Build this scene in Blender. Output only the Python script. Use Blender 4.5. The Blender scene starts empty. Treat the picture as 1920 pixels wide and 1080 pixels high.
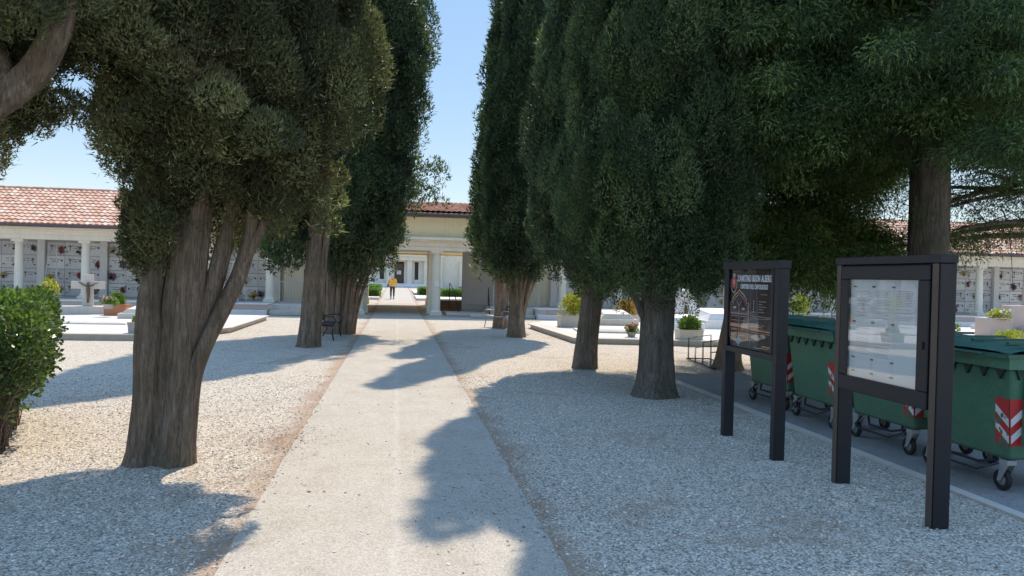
import bpy, bmesh, math, random
import numpy as np
from mathutils import Vector, Matrix, noise as mn
R = math.radians
sc = bpy.context.scene
col = sc.collection

# ------------------------------------------------------------------ camera
F_PX, YAW, PITCH, ROLL = 1447.67, 0.1473, -0.01413, 0.02403
fw = Vector((math.sin(YAW)*math.cos(PITCH), math.cos(YAW)*math.cos(PITCH), math.sin(PITCH)))
rt = Vector((math.cos(YAW), -math.sin(YAW), 0)); up = rt.cross(fw)
r2 = rt*math.cos(ROLL) + up*math.sin(ROLL); u2 = -rt*math.sin(ROLL) + up*math.cos(ROLL)
cd = bpy.data.cameras.new('camera'); cam = bpy.data.objects.new('camera', cd); col.objects.link(cam)
cd.sensor_width = 36; cd.lens = F_PX/1920*36; cd.clip_start = 0.05; cd.clip_end = 3000
m = Matrix((r2, u2, -fw)).transposed().to_4x4(); m.translation = Vector((-0.0166, 0, 1.9))
cam.matrix_world = m; sc.camera = cam

# ------------------------------------------------------------------ world, sun
SUN_EL, SUN_AZ = R(56), R(20)      # azimuth from +Y towards +X
w = bpy.data.worlds.new('World'); sc.world = w; w.use_nodes = True
nt = w.node_tree; nt.nodes.clear()
sky = nt.nodes.new('ShaderNodeTexSky'); sky.sky_type = 'NISHITA'; sky.sun_disc = False
sky.sun_elevation = SUN_EL; sky.sun_rotation = SUN_AZ; sky.altitude = 50; sky.air_density = 1.0; sky.dust_density = 0.15; sky.ozone_density = 2.2
bg = nt.nodes.new('ShaderNodeBackground'); bg.inputs[1].default_value = 0.15
wo = nt.nodes.new('ShaderNodeOutputWorld'); gm = nt.nodes.new('ShaderNodeGamma'); gm.inputs[1].default_value = .3; hs = nt.nodes.new('ShaderNodeHueSaturation'); hs.inputs['Saturation'].default_value = 2.3; hs.inputs['Hue'].default_value = .507; hs.inputs['Value'].default_value = 1.3
nt.links.new(sky.outputs[0], gm.inputs[0]); nt.links.new(gm.outputs[0], hs.inputs['Color'])
# upper sky, out of view, scaled brighter: added fill that lifts the shade
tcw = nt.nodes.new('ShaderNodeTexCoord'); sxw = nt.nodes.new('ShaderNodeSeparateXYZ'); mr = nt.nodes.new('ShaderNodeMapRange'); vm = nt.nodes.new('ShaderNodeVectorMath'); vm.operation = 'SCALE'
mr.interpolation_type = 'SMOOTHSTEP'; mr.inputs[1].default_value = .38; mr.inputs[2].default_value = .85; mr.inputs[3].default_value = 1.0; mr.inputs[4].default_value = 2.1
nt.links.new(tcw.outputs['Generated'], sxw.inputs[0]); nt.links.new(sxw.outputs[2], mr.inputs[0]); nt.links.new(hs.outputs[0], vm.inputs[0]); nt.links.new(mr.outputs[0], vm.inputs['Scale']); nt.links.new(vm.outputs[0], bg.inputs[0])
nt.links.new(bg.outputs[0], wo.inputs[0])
sd = bpy.data.lights.new('sun', 'SUN'); sd.energy = 2.0; sd.angle = R(0.53); sd.color = (1, 0.87, 0.72)
so = bpy.data.objects.new('sun', sd); col.objects.link(so)
sdir = Vector((math.sin(SUN_AZ)*math.cos(SUN_EL), math.cos(SUN_AZ)*math.cos(SUN_EL), math.sin(SUN_EL)))
so.rotation_euler = sdir.to_track_quat('Z', 'Y').to_euler(); so.location = (10, 20, 30)
sc.view_settings.view_transform = 'Standard'; sc.view_settings.look = 'None'; sc.view_settings.gamma = 1
sc.view_settings.exposure = 1.5
sc.render.engine = 'CYCLES'
sc.cycles.max_bounces = 7; sc.cycles.transparent_max_bounces = 8

# ------------------------------------------------------------------ materials
def rgb(c): return (c[0], c[1], c[2], 1)
class NT:
    def __init__(s, name):
        s.m = bpy.data.materials.new(name); s.m.use_nodes = True; s.t = s.m.node_tree; s.t.nodes.clear()
        s.out = s.n('ShaderNodeOutputMaterial'); s.b = s.n('ShaderNodeBsdfPrincipled'); s.l(s.b.outputs[0], s.out.inputs[0])
        s.tc = s.n('ShaderNodeTexCoord'); s.co = s.tc.outputs['Object']
    def n(s, t, **k):
        x = s.t.nodes.new(t)
        for a, v in k.items(): setattr(x, a, v)
        return x
    def l(s, a, b): s.t.links.new(a, b)
    def mapping(s, sx=1, sy=1, sz=1, src=None):
        x = s.n('ShaderNodeMapping'); x.inputs['Scale'].default_value = (sx, sy, sz); s.l(src or s.co, x.inputs[0]); return x.outputs[0]
    def noise(s, scale, detail=4, rough=.55, src=None, dist=0):
        x = s.n('ShaderNodeTexNoise'); x.inputs['Scale'].default_value = scale; x.inputs['Detail'].default_value = detail
        x.inputs['Roughness'].default_value = rough; x.inputs['Distortion'].default_value = dist; s.l(src or s.co, x.inputs['Vector']); return x.outputs['Fac']
    def voro(s, scale, feat='F1', src=None, rnd=1):
        x = s.n('ShaderNodeTexVoronoi', feature=feat); x.inputs['Scale'].default_value = scale; x.inputs['Randomness'].default_value = rnd
        s.l(src or s.co, x.inputs['Vector']); return x
    def ramp(s, fac, stops, interp='LINEAR'):
        x = s.n('ShaderNodeValToRGB'); x.color_ramp.interpolation = interp; e = x.color_ramp.elements
        while len(e) < len(stops): e.new(.5)
        for i, (p, c) in enumerate(stops): e[i].position = p; e[i].color = rgb(c if isinstance(c, (tuple, list)) else (c, c, c))
        s.l(fac, x.inputs[0]); return x.outputs[0]
    def mix(s, fac, a, b, mode='MIX'):
        x = s.n('ShaderNodeMix', data_type='RGBA', blend_type=mode)
        if isinstance(fac, (int, float)): x.inputs[0].default_value = fac
        else: s.l(fac, x.inputs[0])
        for i, v in ((6, a), (7, b)):
            if isinstance(v, (tuple, list)): x.inputs[i].default_value = rgb(v)
            else: s.l(v, x.inputs[i])
        return x.outputs[2]
    def math(s, op, a, b=0, c=0):
        x = s.n('ShaderNodeMath', operation=op)
        for i, v in enumerate((a, b, c)):
            if isinstance(v, (int, float)): x.inputs[i].default_value = v
            else: s.l(v, x.inputs[i])
        return x.outputs[0]
    def bump(s, h, strength=.5, dist=.01, prev=None):
        x = s.n('ShaderNodeBump'); x.inputs['Strength'].default_value = strength; x.inputs['Distance'].default_value = dist
        s.l(h, x.inputs['Height'])
        if prev: s.l(prev, x.inputs['Normal'])
        s.l(x.outputs[0], s.b.inputs['Normal']); return x.outputs[0]
    def set(s, color=None, rough=None, metal=None, spec=None, coat=None):
        for k, v in (('Base Color', color), ('Roughness', rough), ('Metallic', metal), ('Specular IOR Level', spec), ('Coat Weight', coat)):
            if v is None: continue
            if isinstance(v, (int, float)): s.b.inputs[k].default_value = v
            elif isinstance(v, (tuple, list)): s.b.inputs[k].default_value = rgb(v)
            else: s.l(v, s.b.inputs[k])
        return s.m
M = {}
def simple(name, c, rough=.6, metal=0, var=.15, scale=6, bump=0, spec=.5):
    t = NT(name); n = t.noise(scale, 5); n2 = t.noise(scale*9, 3)
    cc = t.mix(n, tuple(x*(1-var) for x in c), tuple(min(1, x*(1+var)) for x in c))
    cc = t.mix(t.math('MULTIPLY', n2, .35), cc, tuple(x*.8 for x in c))
    if bump: t.bump(n2, bump, .004)
    M[name] = t.set(cc, rough, metal, spec); return M[name]

def mat_gravel():
    t = NT('gravel'); g = t.tc.outputs['Object']
    warp = t.noise(30, 2)
    v = t.voro(56); v2 = t.voro(85)
    vm = t.mapping(1, 1, 1)
    c1 = t.ramp(t.math('MULTIPLY', 1, t_sep(t, v.outputs['Color'])), [(0, (.24, .21, .175)), (.2, (.42, .375, .31)), (.5, (.62, .565, .48)), (.78, (.75, .70, .62)), (1, (.88, .85, .79))])
    c2 = t.ramp(t_sep(t, v2.outputs['Color']), [(0, (.32, .28, .24)), (.5, (.60, .56, .49)), (1, (.82, .79, .74))])
    big = t.noise(1.3, 4)
    c = t.mix(t.ramp(t.noise(14, 2), [(.4, 0), (.6, 1)]), c1, c2)
    gap = t.ramp(v.outputs['Distance'], [(.0, 1), (.4, .96), (.65, .62), (.9, .34)])
    c = t.mix(1.0, c, gap, 'MULTIPLY'); c = t.mix(1.0, c, (1.0, .95, .86), 'MULTIPLY')
    c = t.mix(t.ramp(big, [(.35, 0), (.7, .35)]), c, t.mix(1, c, (.82, .85, .92), 'MULTIPLY'))
    # soil and dry needles along the path and in patches
    sx = t.n('ShaderNodeSeparateXYZ'); t.l(g, sx.inputs[0])
    ax = t.math('ABSOLUTE', sx.outputs[0])
    edge = t.math('SUBTRACT', 1.0, t.math('MULTIPLY', t.math('ABSOLUTE', t.math('SUBTRACT', ax, 1.14)), 2.4))
    pn = t.noise(1.1, 6, .65, dist=.6); fn = t.noise(38, 4, .7)
    e = t.math('ADD', t.math('MULTIPLY', t.math('MAXIMUM', edge, -.15), .30), t.math('ADD', t.math('MULTIPLY', pn, .75), t.math('MULTIPLY', fn, .42)))
    mask = t.ramp(e, [(.69, 0), (.87, 1)])
    sp2 = t.noise(.55, 5, .7, dist=1.5); mask = t.math('MAXIMUM', mask, t.math('MULTIPLY', t.ramp(sp2, [(.56, 0), (.64, 1)]), t.ramp(fn, [(.38, .15), (.6, .95)])))
    soil = t.ramp(t.noise(90, 4, .75), [(.3, (.16, .11, .075)), (.55, (.36, .25, .17)), (.75, (.52, .40, .29))])
    c = t.mix(t.math('MULTIPLY', mask, .85), c, soil)
    hb = t.math('ADD', t.math('MULTIPLY', t.math('SUBTRACT', 1, v.outputs['Distance']), 1.0), t.math('MULTIPLY', fn, .3))
    t.bump(hb, .55, .008)
    M['gravel'] = t.set(c, .9, spec=.25)
def t_sep(t, c):
    x = t.n('ShaderNodeSeparateColor'); t.l(c, x.inputs[0]); return x.outputs[0]
mat_gravel()
def mat_path():
    t = NT('path'); v = t.voro(95); v2 = t.voro(180)
    c = t.ramp(t_sep(t, v.outputs['Color']), [(0, (.25, .23, .2)), (.3, (.40, .38, .34)), (.65, (.50, .48, .44)), (1, (.66, .64, .6))])
    c2 = t.ramp(t_sep(t, v2.outputs['Color']), [(0, (.3, .28, .25)), (1, (.58, .56, .52))])
    c = t.mix(.5, c, c2)
    st = t.noise(2.2, 7, .7, t.mapping(1, .5, 1)); c = t.mix(t.ramp(st, [(.35, .0), (.75, .5)]), c, t.mix(1, c, (.74, .72, .68), 'MULTIPLY'))
    c = t.mix(1.0, c, (.98, .93, .85), 'MULTIPLY')
    pt = t.noise(.9, 5, .6, dist=1.2); c = t.mix(t.ramp(pt, [(.52, 0), (.62, .3)]), c, t.mix(1, c, (.80, .76, .70), 'MULTIPLY'))
    # pale scrape lines across and along
    sx = t.n('ShaderNodeSeparateXYZ'); t.l(t.co, sx.inputs[0])
    def line(axis, pos, wd, amt, per=0):
        d = t.math('ADD', sx.outputs[axis], t.math('MULTIPLY', t.noise(1.5, 3), .12))
        if per: d = t.math('SUBTRACT', t.math('PINGPONG', t.math('ADD', d, 200), per), 0)
        else: d = t.math('ABSOLUTE', t.math('SUBTRACT', d, pos))
        k = t.math('MULTIPLY', t.ramp(t.math('DIVIDE', d, wd), [(0, 1), (1, 0)]), t.math('MULTIPLY', t.noise(6, 4), amt)); return k
    for a, p, wd, am, per in ((0, .07, .05, .22, 0), (1, 0, .02, .3, 1.6)):
        c = t.mix(line(a, p, wd, am, per), c, (.72, .70, .66))
    t.bump(t.math('SUBTRACT', 1, v.outputs['Distance']), .5, .006)
    M['path'] = t.set(c, .88, spec=.3)
mat_path()
def mat_lane():
    t = NT('lane'); v = t.voro(140)
    c = t.ramp(t_sep(t, v.outputs['Color']), [(0, (.16, .155, .15)), (1, (.36, .35, .33))])
    c = t.mix(t.ramp(t.noise(1.7, 6, .7), [(.4, 0), (.7, .6)]), c, (.2, .17, .14)); t.bump(t.noise(120, 3), .4, .004)
    M['lane'] = t.set(c, .9)
mat_lane()
def mat_stone(name, c, var=.12, streak=.3, rough=.8):
    t = NT(name); n = t.noise(1.6, 6, .6); f = t.noise(40, 4, .7)
    cc = t.mix(n, tuple(x*(1-var) for x in c), tuple(min(.95, x*(1+var)) for x in c))
    s = t.noise(3, 5, .65, t.mapping(3, 3, .25)); cc = t.mix(t.ramp(s, [(.45, 0), (.75, streak)]), cc, tuple(x*.6 for x in c))
    cc = t.mix(t.ramp(f, [(.4, 0), (.8, .25)]), cc, tuple(x*.7 for x in c))
    t.bump(f, .35, .006); M[name] = t.set(cc, rough); return M[name]
mat_stone('limestone', (.83, .75, .60)); mat_stone('plaster_yellow', (.85, .76, .50), .08, .2)
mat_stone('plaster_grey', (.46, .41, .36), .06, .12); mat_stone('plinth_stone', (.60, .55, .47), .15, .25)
mat_stone('slab_pink', (.55, .43, .36), .12, .2); mat_stone('kerb_stone', (.55, .5, .43), .12, .3)
mat_stone('white_marble', (.80, .78, .75), .08, .2, .5); mat_stone('travertine', (.62, .57, .49), .15, .3)
mat_stone('paving_white', (.60, .57, .52), .14, .3); mat_stone('terracotta', (.50, .2, .1), .15, .2)
mat_stone('brick_steps', (.25, .16, .11), .15, .2)
def mat_slab(name, c):
    t = NT(name); oi = t.n('ShaderNodeObjectInfo')
    n = t.noise(3, 7, .7, dist=2.5); cc = t.mix(t.ramp(n, [(.42, 0), (.52, .45), (.6, 0)]), c, tuple(x*.62 for x in c))
    cc = t.mix(1, cc, t.ramp(oi.outputs['Random'], [(0, .8), (1, 1.0)]), 'MULTIPLY'); M[name] = t.set(cc, .35)
mat_slab('marble_slab', (.90, .89, .88)); mat_slab('marble_slab_grey', (.76, .77, .79))
def mat_tiles():
    t = NT('roof_tiles'); v = t.voro(1, src=t.mapping(4.0, 2.7, .5), rnd=.15)
    c = t.ramp(t_sep(t, v.outputs['Color']), [(0, (.50, .26, .16)), (.4, (.60, .33, .22)), (.75, (.68, .41, .28)), (1, (.74, .55, .42))])
    n = t.noise(5, 5, .7); c = t.mix(t.ramp(n, [(.4, 0), (.75, .5)]), c, (.46, .38, .30)); t.bump(t.noise(60, 3), .3, .005)
    M['roof_tiles'] = t.set(c, .85)
mat_tiles()
def mat_leaf(name, a, b, c, brown=None, bthr=.6, tr=.34, nscale=1.1, rough=.48):
    t = NT(name)
    at = t.n('ShaderNodeAttribute', attribute_name='rnd')
    cc = t.ramp(at.outputs['Fac'], [(0, tuple(x*.75 for x in a)), (.35, a), (.62, b), (1, tuple(x*1.15 for x in c))])
    big = t.noise(nscale, 3)
    cc = t.mix(t.ramp(big, [(.35, 0), (.7, .6)]), cc, t.mix(1, cc, (1.5, 1.35, .95), 'MULTIPLY'))
    if brown:
        bn = t.noise(.9, 5, .7); cc = t.mix(t.ramp(bn, [(bthr, 0), (bthr+.12, .75)]), cc, brown)
    t.set(cc, rough, spec=.3)
    tb = t.n('ShaderNodeBsdfTranslucent'); t.l(t.mix(1, cc, (1.3, 1.4, .7), 'MULTIPLY'), tb.inputs[0])
    mx = t.n('ShaderNodeMixShader'); mx.inputs[0].default_value = tr
    t.l(t.b.outputs[0], mx.inputs[1]); t.l(tb.outputs[0], mx.inputs[2]); t.l(mx.outputs[0], t.out.inputs[0]); M[name] = t.m
mat_leaf('cypress_leaf', (.030, .056, .030), (.078, .122, .062), (.19, .25, .115), (.135, .10, .06), .60)
mat_leaf('cypress_leaf_olive', (.055, .066, .036), (.125, .14, .072), (.28, .29, .16), (.16, .105, .06), .56)
mat_leaf('cypress_leaf_blue', (.040, .068, .046), (.085, .130, .078), (.16, .21, .12), (.14, .10, .06), .68)
mat_leaf('cedar_leaf', (.032, .062, .024), (.075, .125, .048), (.18, .25, .09), (.13, .10, .05), .66)
mat_leaf('dead_leaf', (.10, .05, .03), (.2, .1, .055), (.3, .17, .1))
mat_leaf('hedge_leaf', (.05, .085, .03), (.095, .15, .045), (.18, .25, .09), None, tr=.25, rough=.3)
mat_leaf('box_leaf', (.08, .15, .03), (.14, .23, .05), (.22, .33, .08), None)
mat_leaf('yellow_leaf', (.2, .26, .04), (.34, .36, .05), (.5, .45, .08), None)
mat_leaf('orange_leaf', (.25, .2, .05), (.5, .28, .07), (.6, .36, .12), None)
mat_leaf('fresh_leaf', (.045, .085, .03), (.10, .17, .055), (.20, .29, .10), (.15, .11, .06), .66, tr=.4)
t = NT('pebble'); at = t.n('ShaderNodeAttribute', attribute_name='rnd'); t.set(t.ramp(at.outputs['Fac'], [(0, (.24, .20, .16)), (.4, (.50, .44, .36)), (.8, (.66, .60, .51)), (1, (.80, .76, .68))]), .85); M['pebble'] = t.m
def mat_bark(name, a, b):
    t = NT(name); n = t.noise(1, 8, .72, t.mapping(22, 22, 2.6), dist=.9); n2 = t.noise(2.5, 4)
    v = t.voro(1, src=t.mapping(38, 38, 4.0)); n3 = t.noise(1, 6, .75, t.mapping(75, 75, 9), dist=1.2)
    c = t.mix(t.ramp(n, [(.32, 0), (.66, 1)]), a, b); c = t.mix(t.ramp(n3, [(.36, .7), (.5, 0)]), c, tuple(x*.5 for x in a)); c = t.mix(t.ramp(n2, [(.4, 0), (.65, .5)]), c, (a[0]*1.1, a[1]*1.25, a[2]*.9))
    t.bump(t.math('ADD', t.math('ADD', n, t.math('MULTIPLY', v.outputs['Distance'], .7)), t.math('MULTIPLY', n3, .9)), 1.0, .045); M[name] = t.set(c, .95, spec=.1)
mat_bark('bark', (.15, .11, .082), (.55, .42, .31)); mat_bark('bark_red', (.18, .13, .10), (.56, .41, .32)); mat_bark('bark_dark', (.11, .092, .075), (.38, .32, .26))
simple('black_metal', (.016, .016, .021), .42, .2, .25, 8, .05); simple('bronze_metal', (.11, .085, .07), .45, .4, .2, 8)
simple('bin_green', (.028, .115, .072), .42, 0, .25, 3, .05); simple('bin_lid', (.028, .10, .075), .6, 0, .2, 3, .05); simple('dark_green', (.008, .03, .022), .5)
simple('rubber', (.02, .02, .022), .75); simple('galv', (.42, .43, .44), .45, .7); simple('red_tape', (.55, .03, .03), .4); simple('white_tape', (.75, .74, .72), .4, var=.08)
simple('gutter', (.13, .09, .085), .5, .3); simple('door_brown', (.10, .055, .04), .5); simple('dark_void', (.03, .03, .033), .4)
simple('dark_grey', (.10, .10, .11), .5); simple('paper', (.82, .82, .80), .7, var=.03); simple('backing', (.74, .80, .78), .6, var=.05, scale=2)
simple('sign_black', (.018, .014, .016), .16, 0, .2); simple('sign_orange', (.62, .30, .18), .5, var=.1); simple('sign_white', (.85, .85, .85), .5, var=.03)
simple('sign_red', (.6, .04, .05), .5); simple('sign_blue', (.22, .38, .40), .5); simple('sign_pale', (.5, .42, .34), .5, var=.3, scale=30)
simple('white_metal', (.75, .76, .76), .4, .1); simple('iron', (.05, .05, .055), .5, .6); simple('slat_wood', (.46, .41, .36), .7); simple('slat_dark', (.06, .06, .075), .5)
simple('wheel_hub', (.3, .3, .3), .5, .5); simple('teal_bin', (.10, .16, .15), .5); simple('soil', (.08, .055, .04), .95)
simple('jacket', (.85, .47, .04), .7, var=.1, scale=14, bump=.3); simple('trousers', (.03, .035, .04), .8); simple('skin', (.5, .32, .24), .6, var=.05)
simple('hair', (.55, .45, .30), .7, var=.3, scale=40); simple('bag', (.09, .04, .035), .5); simple('bronze_fig', (.16, .10, .06), .5, .3); simple('concrete_box', (.42, .40, .36), .85)
for n, c in (('red', (.42, .06, .06)), ('pink', (.6, .28, .3)), ('white', (.7, .68, .62)), ('yellow', (.6, .45, .12)), ('purple', (.24, .09, .18))): simple('petal_'+n, c, .7, 0, .3, 20)
def mat_bin(name, c):
    t = NT(name); n = t.noise(2.2, 6, .7, dist=1.5); f = t.noise(30, 5, .8); cc = t.mix(t.ramp(n, [(.4, 0), (.66, .55)]), c, tuple(min(1, x*1.5+.035) for x in c))
    z = t.n('ShaderNodeSeparateXYZ'); t.l(t.co, z.inputs[0]); g = t.math('MULTIPLY', t.ramp(z.outputs[2], [(.30, 1), (.75, 0)]), t.ramp(f, [(.4, 0), (.7, .6)])); cc = t.mix(g, cc, (.16, .15, .12))
    s_ = t.noise(1, 4, .6, t.mapping(4, 30, 40), dist=.6); cc = t.mix(t.ramp(s_, [(.62, 0), (.70, .5)]), cc, tuple(min(1, x*2+.08) for x in c))
    t.bump(t.noise(3, 3), .25, .02); t.set(cc, .4); t.l(t.ramp(n, [(.3, .32), (.7, .6)]), t.b.inputs['Roughness']); M[name] = t.m
mat_bin('bin_green', (.048, .155, .085)); mat_bin('bin_lid', (.03, .10, .068))
t = NT('glass'); gl = t.n('ShaderNodeBsdfGlossy'); gl.inputs['Roughness'].default_value = .01; tr = t.n('ShaderNodeBsdfTransparent')
fr = t.n('ShaderNodeFresnel'); fr.inputs[0].default_value = 1.5; mx = t.n('ShaderNodeMixShader')
ge = t.n('ShaderNodeNewGeometry'); t.l(t.math('MULTIPLY', t.math('MULTIPLY', fr.outputs[0], 3.4), t.math('SUBTRACT', 1, ge.outputs['Backfacing'])), mx.inputs[0]); t.l(tr.outputs[0], mx.inputs[1]); t.l(gl.outputs[0], mx.inputs[2]); t.l(mx.outputs[0], t.out.inputs[0]); M['glass'] = t.m
M['glass_clear'] = t.m.copy()
for q in M['glass_clear'].node_tree.nodes:
    if q.type == 'MATH' and abs(q.inputs[1].default_value-3.4) < .01: q.inputs[1].default_value = 1.3

# ------------------------------------------------------------------ helpers
def tag(o, label=None, cat=None, group=None, kind=None):
    if label: o['label'] = label
    if cat: o['category'] = cat
    if group: o['group'] = group
    if kind: o['kind'] = kind
    return o
def empty(name, loc, label, cat, group=None, rz=0):
    o = bpy.data.objects.new(name, None); o.empty_display_size = .2; o.location = loc; o.rotation_euler = (0, 0, rz); col.objects.link(o)
    return tag(o, label, cat, group)
def link(name, me, parent=None, loc=None):
    o = bpy.data.objects.new(name, me); col.objects.link(o)
    if parent: o.parent = parent
    if loc: o.location = loc
    return o
class MB:
    def __init__(s): s.v = []; s.f = []; s.mi = []; s.cur = 0; s.X = None
    def add(s, vs, fs):
        b = len(s.v)
        if s.X: vs = [s.X @ Vector(p) for p in vs]
        s.v += [tuple(p) for p in vs]; s.f += [tuple(i+b for i in f) for f in fs]; s.mi += [s.cur]*len(fs); return s
    def box(s, x0, x1, y0, y1, z0, z1, tx=0, ty=0):
        # tx, ty: how much the bottom is narrower on each side
        vs = [(x0+tx, y0+ty, z0), (x1-tx, y0+ty, z0), (x1-tx, y1-ty, z0), (x0+tx, y1-ty, z0), (x0, y0, z1), (x1, y0, z1), (x1, y1, z1), (x0, y1, z1)]
        return s.add(vs, [(3, 2, 1, 0), (4, 5, 6, 7), (0, 1, 5, 4), (1, 2, 6, 5), (2, 3, 7, 6), (3, 0, 4, 7)])
    def lathe(s, prof, c=(0, 0, 0), n=20, axis='z', cap=True):
        vs = []; fs = []
        for r, z in prof:
            for k in range(n):
                a = 2*math.pi*k/n; x, y = r*math.cos(a), r*math.sin(a)
                p = (x, y, z) if axis == 'z' else ((z, x, y) if axis == 'x' else (y, z, x))
                vs.append((p[0]+c[0], p[1]+c[1], p[2]+c[2]))
        for i in range(len(prof)-1):
            for k in range(n):
                k2 = (k+1) % n; fs.append((i*n+k, i*n+k2, (i+1)*n+k2, (i+1)*n+k))
        if cap: fs.append(tuple(range(n-1, -1, -1))); fs.append(tuple((len(prof)-1)*n+k for k in range(n)))
        return s.add(vs, fs)
    def tube(s, pts, rad, n=8, fn=None, closed=False):
        pts = [Vector(p) for p in pts]
        if isinstance(rad, (int, float)): rad = [rad]*len(pts)
        vs = []; fs = []; ref = None; N = len(pts)
        for i, p in enumerate(pts):
            if closed: d = pts[(i+1) % N]-pts[i-1]
            else: d = pts[min(i+1, N-1)]-pts[max(i-1, 0)]
            d.normalize()
            if ref is None: ref = Vector((1, 0, 0)) if abs(d.x) < .8 else Vector((0, 1, 0))
            a = (ref - d*ref.dot(d)).normalized(); b = d.cross(a); ref = a
            for k in range(n):
                th = 2*math.pi*k/n; r = rad[i]*(fn(th, p) if fn else 1)
                vs.append(p + (a*math.cos(th)+b*math.sin(th))*r)
        for i in range(N if closed else N-1):
            j = (i+1) % N
            for k in range(n):
                k2 = (k+1) % n; fs.append((i*n+k, i*n+k2, j*n+k2, j*n+k))
        if not closed: fs.append(tuple(range(n-1, -1, -1))); fs.append(tuple((N-1)*n+k for k in range(n)))
        return s.add(vs, fs)
    def prism(s, poly, z0, z1):
        n = len(poly); vs = [(x, y, z0) for x, y in poly]+[(x, y, z1) for x, y in poly]
        return s.add(vs, [tuple(range(n-1, -1, -1)), tuple(range(n, 2*n))]+[(i, (i+1) % n, n+(i+1) % n, n+i) for i in range(n)])
    def blob(s, c, r, sub=1, seed=0, amp=.25):
        bm = bmesh.new(); bmesh.ops.create_icosphere(bm, subdivisions=sub, radius=1)
        rr = r if isinstance(r, tuple) else (r, r, r); vs = []
        for v in bm.verts:
            k = 1+amp*mn.noise(v.co*1.7+Vector((seed*3.1, seed, 0))); vs.append((c[0]+v.co.x*rr[0]*k, c[1]+v.co.y*rr[1]*k, c[2]+v.co.z*rr[2]*k))
        fs = [tuple(v.index for v in f.verts) for f in bm.faces]; bm.free(); return s.add(vs, fs)
    def build(s, name, mats, parent=None, smooth=False, bev=0, loc=None, auto=None):
        me = bpy.data.meshes.new(name); me.from_pydata(s.v, [], s.f)
        if not isinstance(mats, (list, tuple)): mats = [mats]
        for m_ in mats: me.materials.append(M[m_] if isinstance(m_, str) else m_)
        me.polygons.foreach_set('material_index', s.mi)
        bm = bmesh.new(); bm.from_mesh(me); bmesh.ops.recalc_face_normals(bm, faces=bm.faces); bm.to_mesh(me); bm.free()
        if smooth: me.polygons.foreach_set('use_smooth', [True]*len(me.polygons))
        o = link(name, me, parent, loc)
        if bev:
            b = o.modifiers.new('bevel', 'BEVEL'); b.width = bev; b.segments = 2; b.limit_method = 'ANGLE'; b.angle_limit = R(40)
        if smooth and auto: me.set_sharp_from_angle(angle=R(auto))
        return o
def copy_tree(o, parent=None):
    c = o.copy(); col.objects.link(c); c.parent = parent
    for ch in list(o.children): copy_tree(ch, c)
    return c

# ---- foliage
def unit(a): return a/np.maximum(np.linalg.norm(a, axis=1, keepdims=True), 1e-6)
def leaves(rng, C, Rd, n, L, W, up=.7, outw=.6, jit=.5, center=None, shell=(.8, 1.12), hem=None, quad=False):
    """n leaf triangles spread over ellipsoid clumps C (k,3) with radii Rd (k,3)"""
    area = Rd[:, 0]*Rd[:, 2]; p = area/area.sum(); idx = rng.choice(len(C), n, p=p)
    d = unit(rng.normal(size=(n, 3)))
    if hem is not None:          # turn most leaves outward from the axis
        o = unit(np.c_[C[idx, :2]-hem[idx], np.zeros(n)]); s = (d*o).sum(1); fl = (s < -.15) & (rng.random(n) < .85); d[fl] -= 2*(s[fl, None])*o[fl]
    k = rng.uniform(shell[0], shell[1], (n, 1)); dd_ = d*Rd[idx]*k
    if hem is not None: dd_[:, :2] *= (1-.42*d[:, 2:3])
    pos = C[idx]+dd_
    ax = unit(d*outw+np.array([0, 0, up])+rng.normal(size=(n, 3))*jit); sd_ = unit(np.cross(ax, rng.normal(size=(n, 3))))
    l = L*rng.uniform(.6, 1.3, (n, 1)); w_ = W*rng.uniform(.7, 1.3, (n, 1))
    if quad:
        V = np.stack([pos, pos+ax*l*.5+sd_*w_*.5, pos+ax*l, pos+ax*l*.5-sd_*w_*.5], 1)
    else:
        V = np.stack([pos-sd_*w_*.5, pos+sd_*w_*.5, pos+ax*l], 1)
    base = rng.random(len(C))[idx]; rv = np.clip(base*.6+rng.random(n)*.4, 0, 1)
    return V, rv
def leaf_obj(name, parts, mats, parent=None, core=None, loc=None):
    """parts: list of (V(n,k,3), rnd(n), matindex); core: (verts, faces, matindex)"""
    vs = []; lv = []; ls = []; lt = []; mi = []; rn = []; off = 0; lo = 0
    if core:
        cv = np.array(core[0], dtype=np.float32); vs.append(cv); f = np.array(core[1], dtype=np.int32); k = f.shape[1]
        lv.append(f.ravel()); ls.append(np.arange(len(f))*k); lt.append(np.full(len(f), k)); mi.append(np.full(len(f), core[2])); rn.append(np.full(len(cv), .25)); off = len(cv); lo = len(f)*k
    for V, r, m_ in parts:
        n, k, _ = V.shape; vs.append(V.reshape(-1, 3)); lv.append(np.arange(n*k)+off); ls.append(np.arange(n)*k+lo); lt.append(np.full(n, k)); mi.append(np.full(n, m_)); rn.append(np.repeat(r, k)); off += n*k; lo += n*k
    v = np.concatenate(vs).astype(np.float32); me = bpy.data.meshes.new(name)
    me.vertices.add(len(v)); me.vertices.foreach_set('co', v.ravel())
    l_ = np.concatenate(lv).astype(np.int32); me.loops.add(len(l_)); me.loops.foreach_set('vertex_index', l_)
    s_ = np.concatenate(ls).astype(np.int32); me.polygons.add(len(s_)); me.polygons.foreach_set('loop_start', s_)
    me.polygons.foreach_set('material_index', np.concatenate(mi).astype(np.int32))
    for m_ in mats: me.materials.append(M[m_])
    me.update(calc_edges=True)
    a = me.attributes.new('rnd', 'FLOAT', 'POINT'); a.data.foreach_set('value', np.concatenate(rn).astype(np.float32))
    return link(name, me, parent, loc)
def interp_prof(prof, z):
    P = np.array(prof); return [np.interp(z, P[:, 0], P[:, i]) for i in range(1, P.shape[1])]
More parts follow.
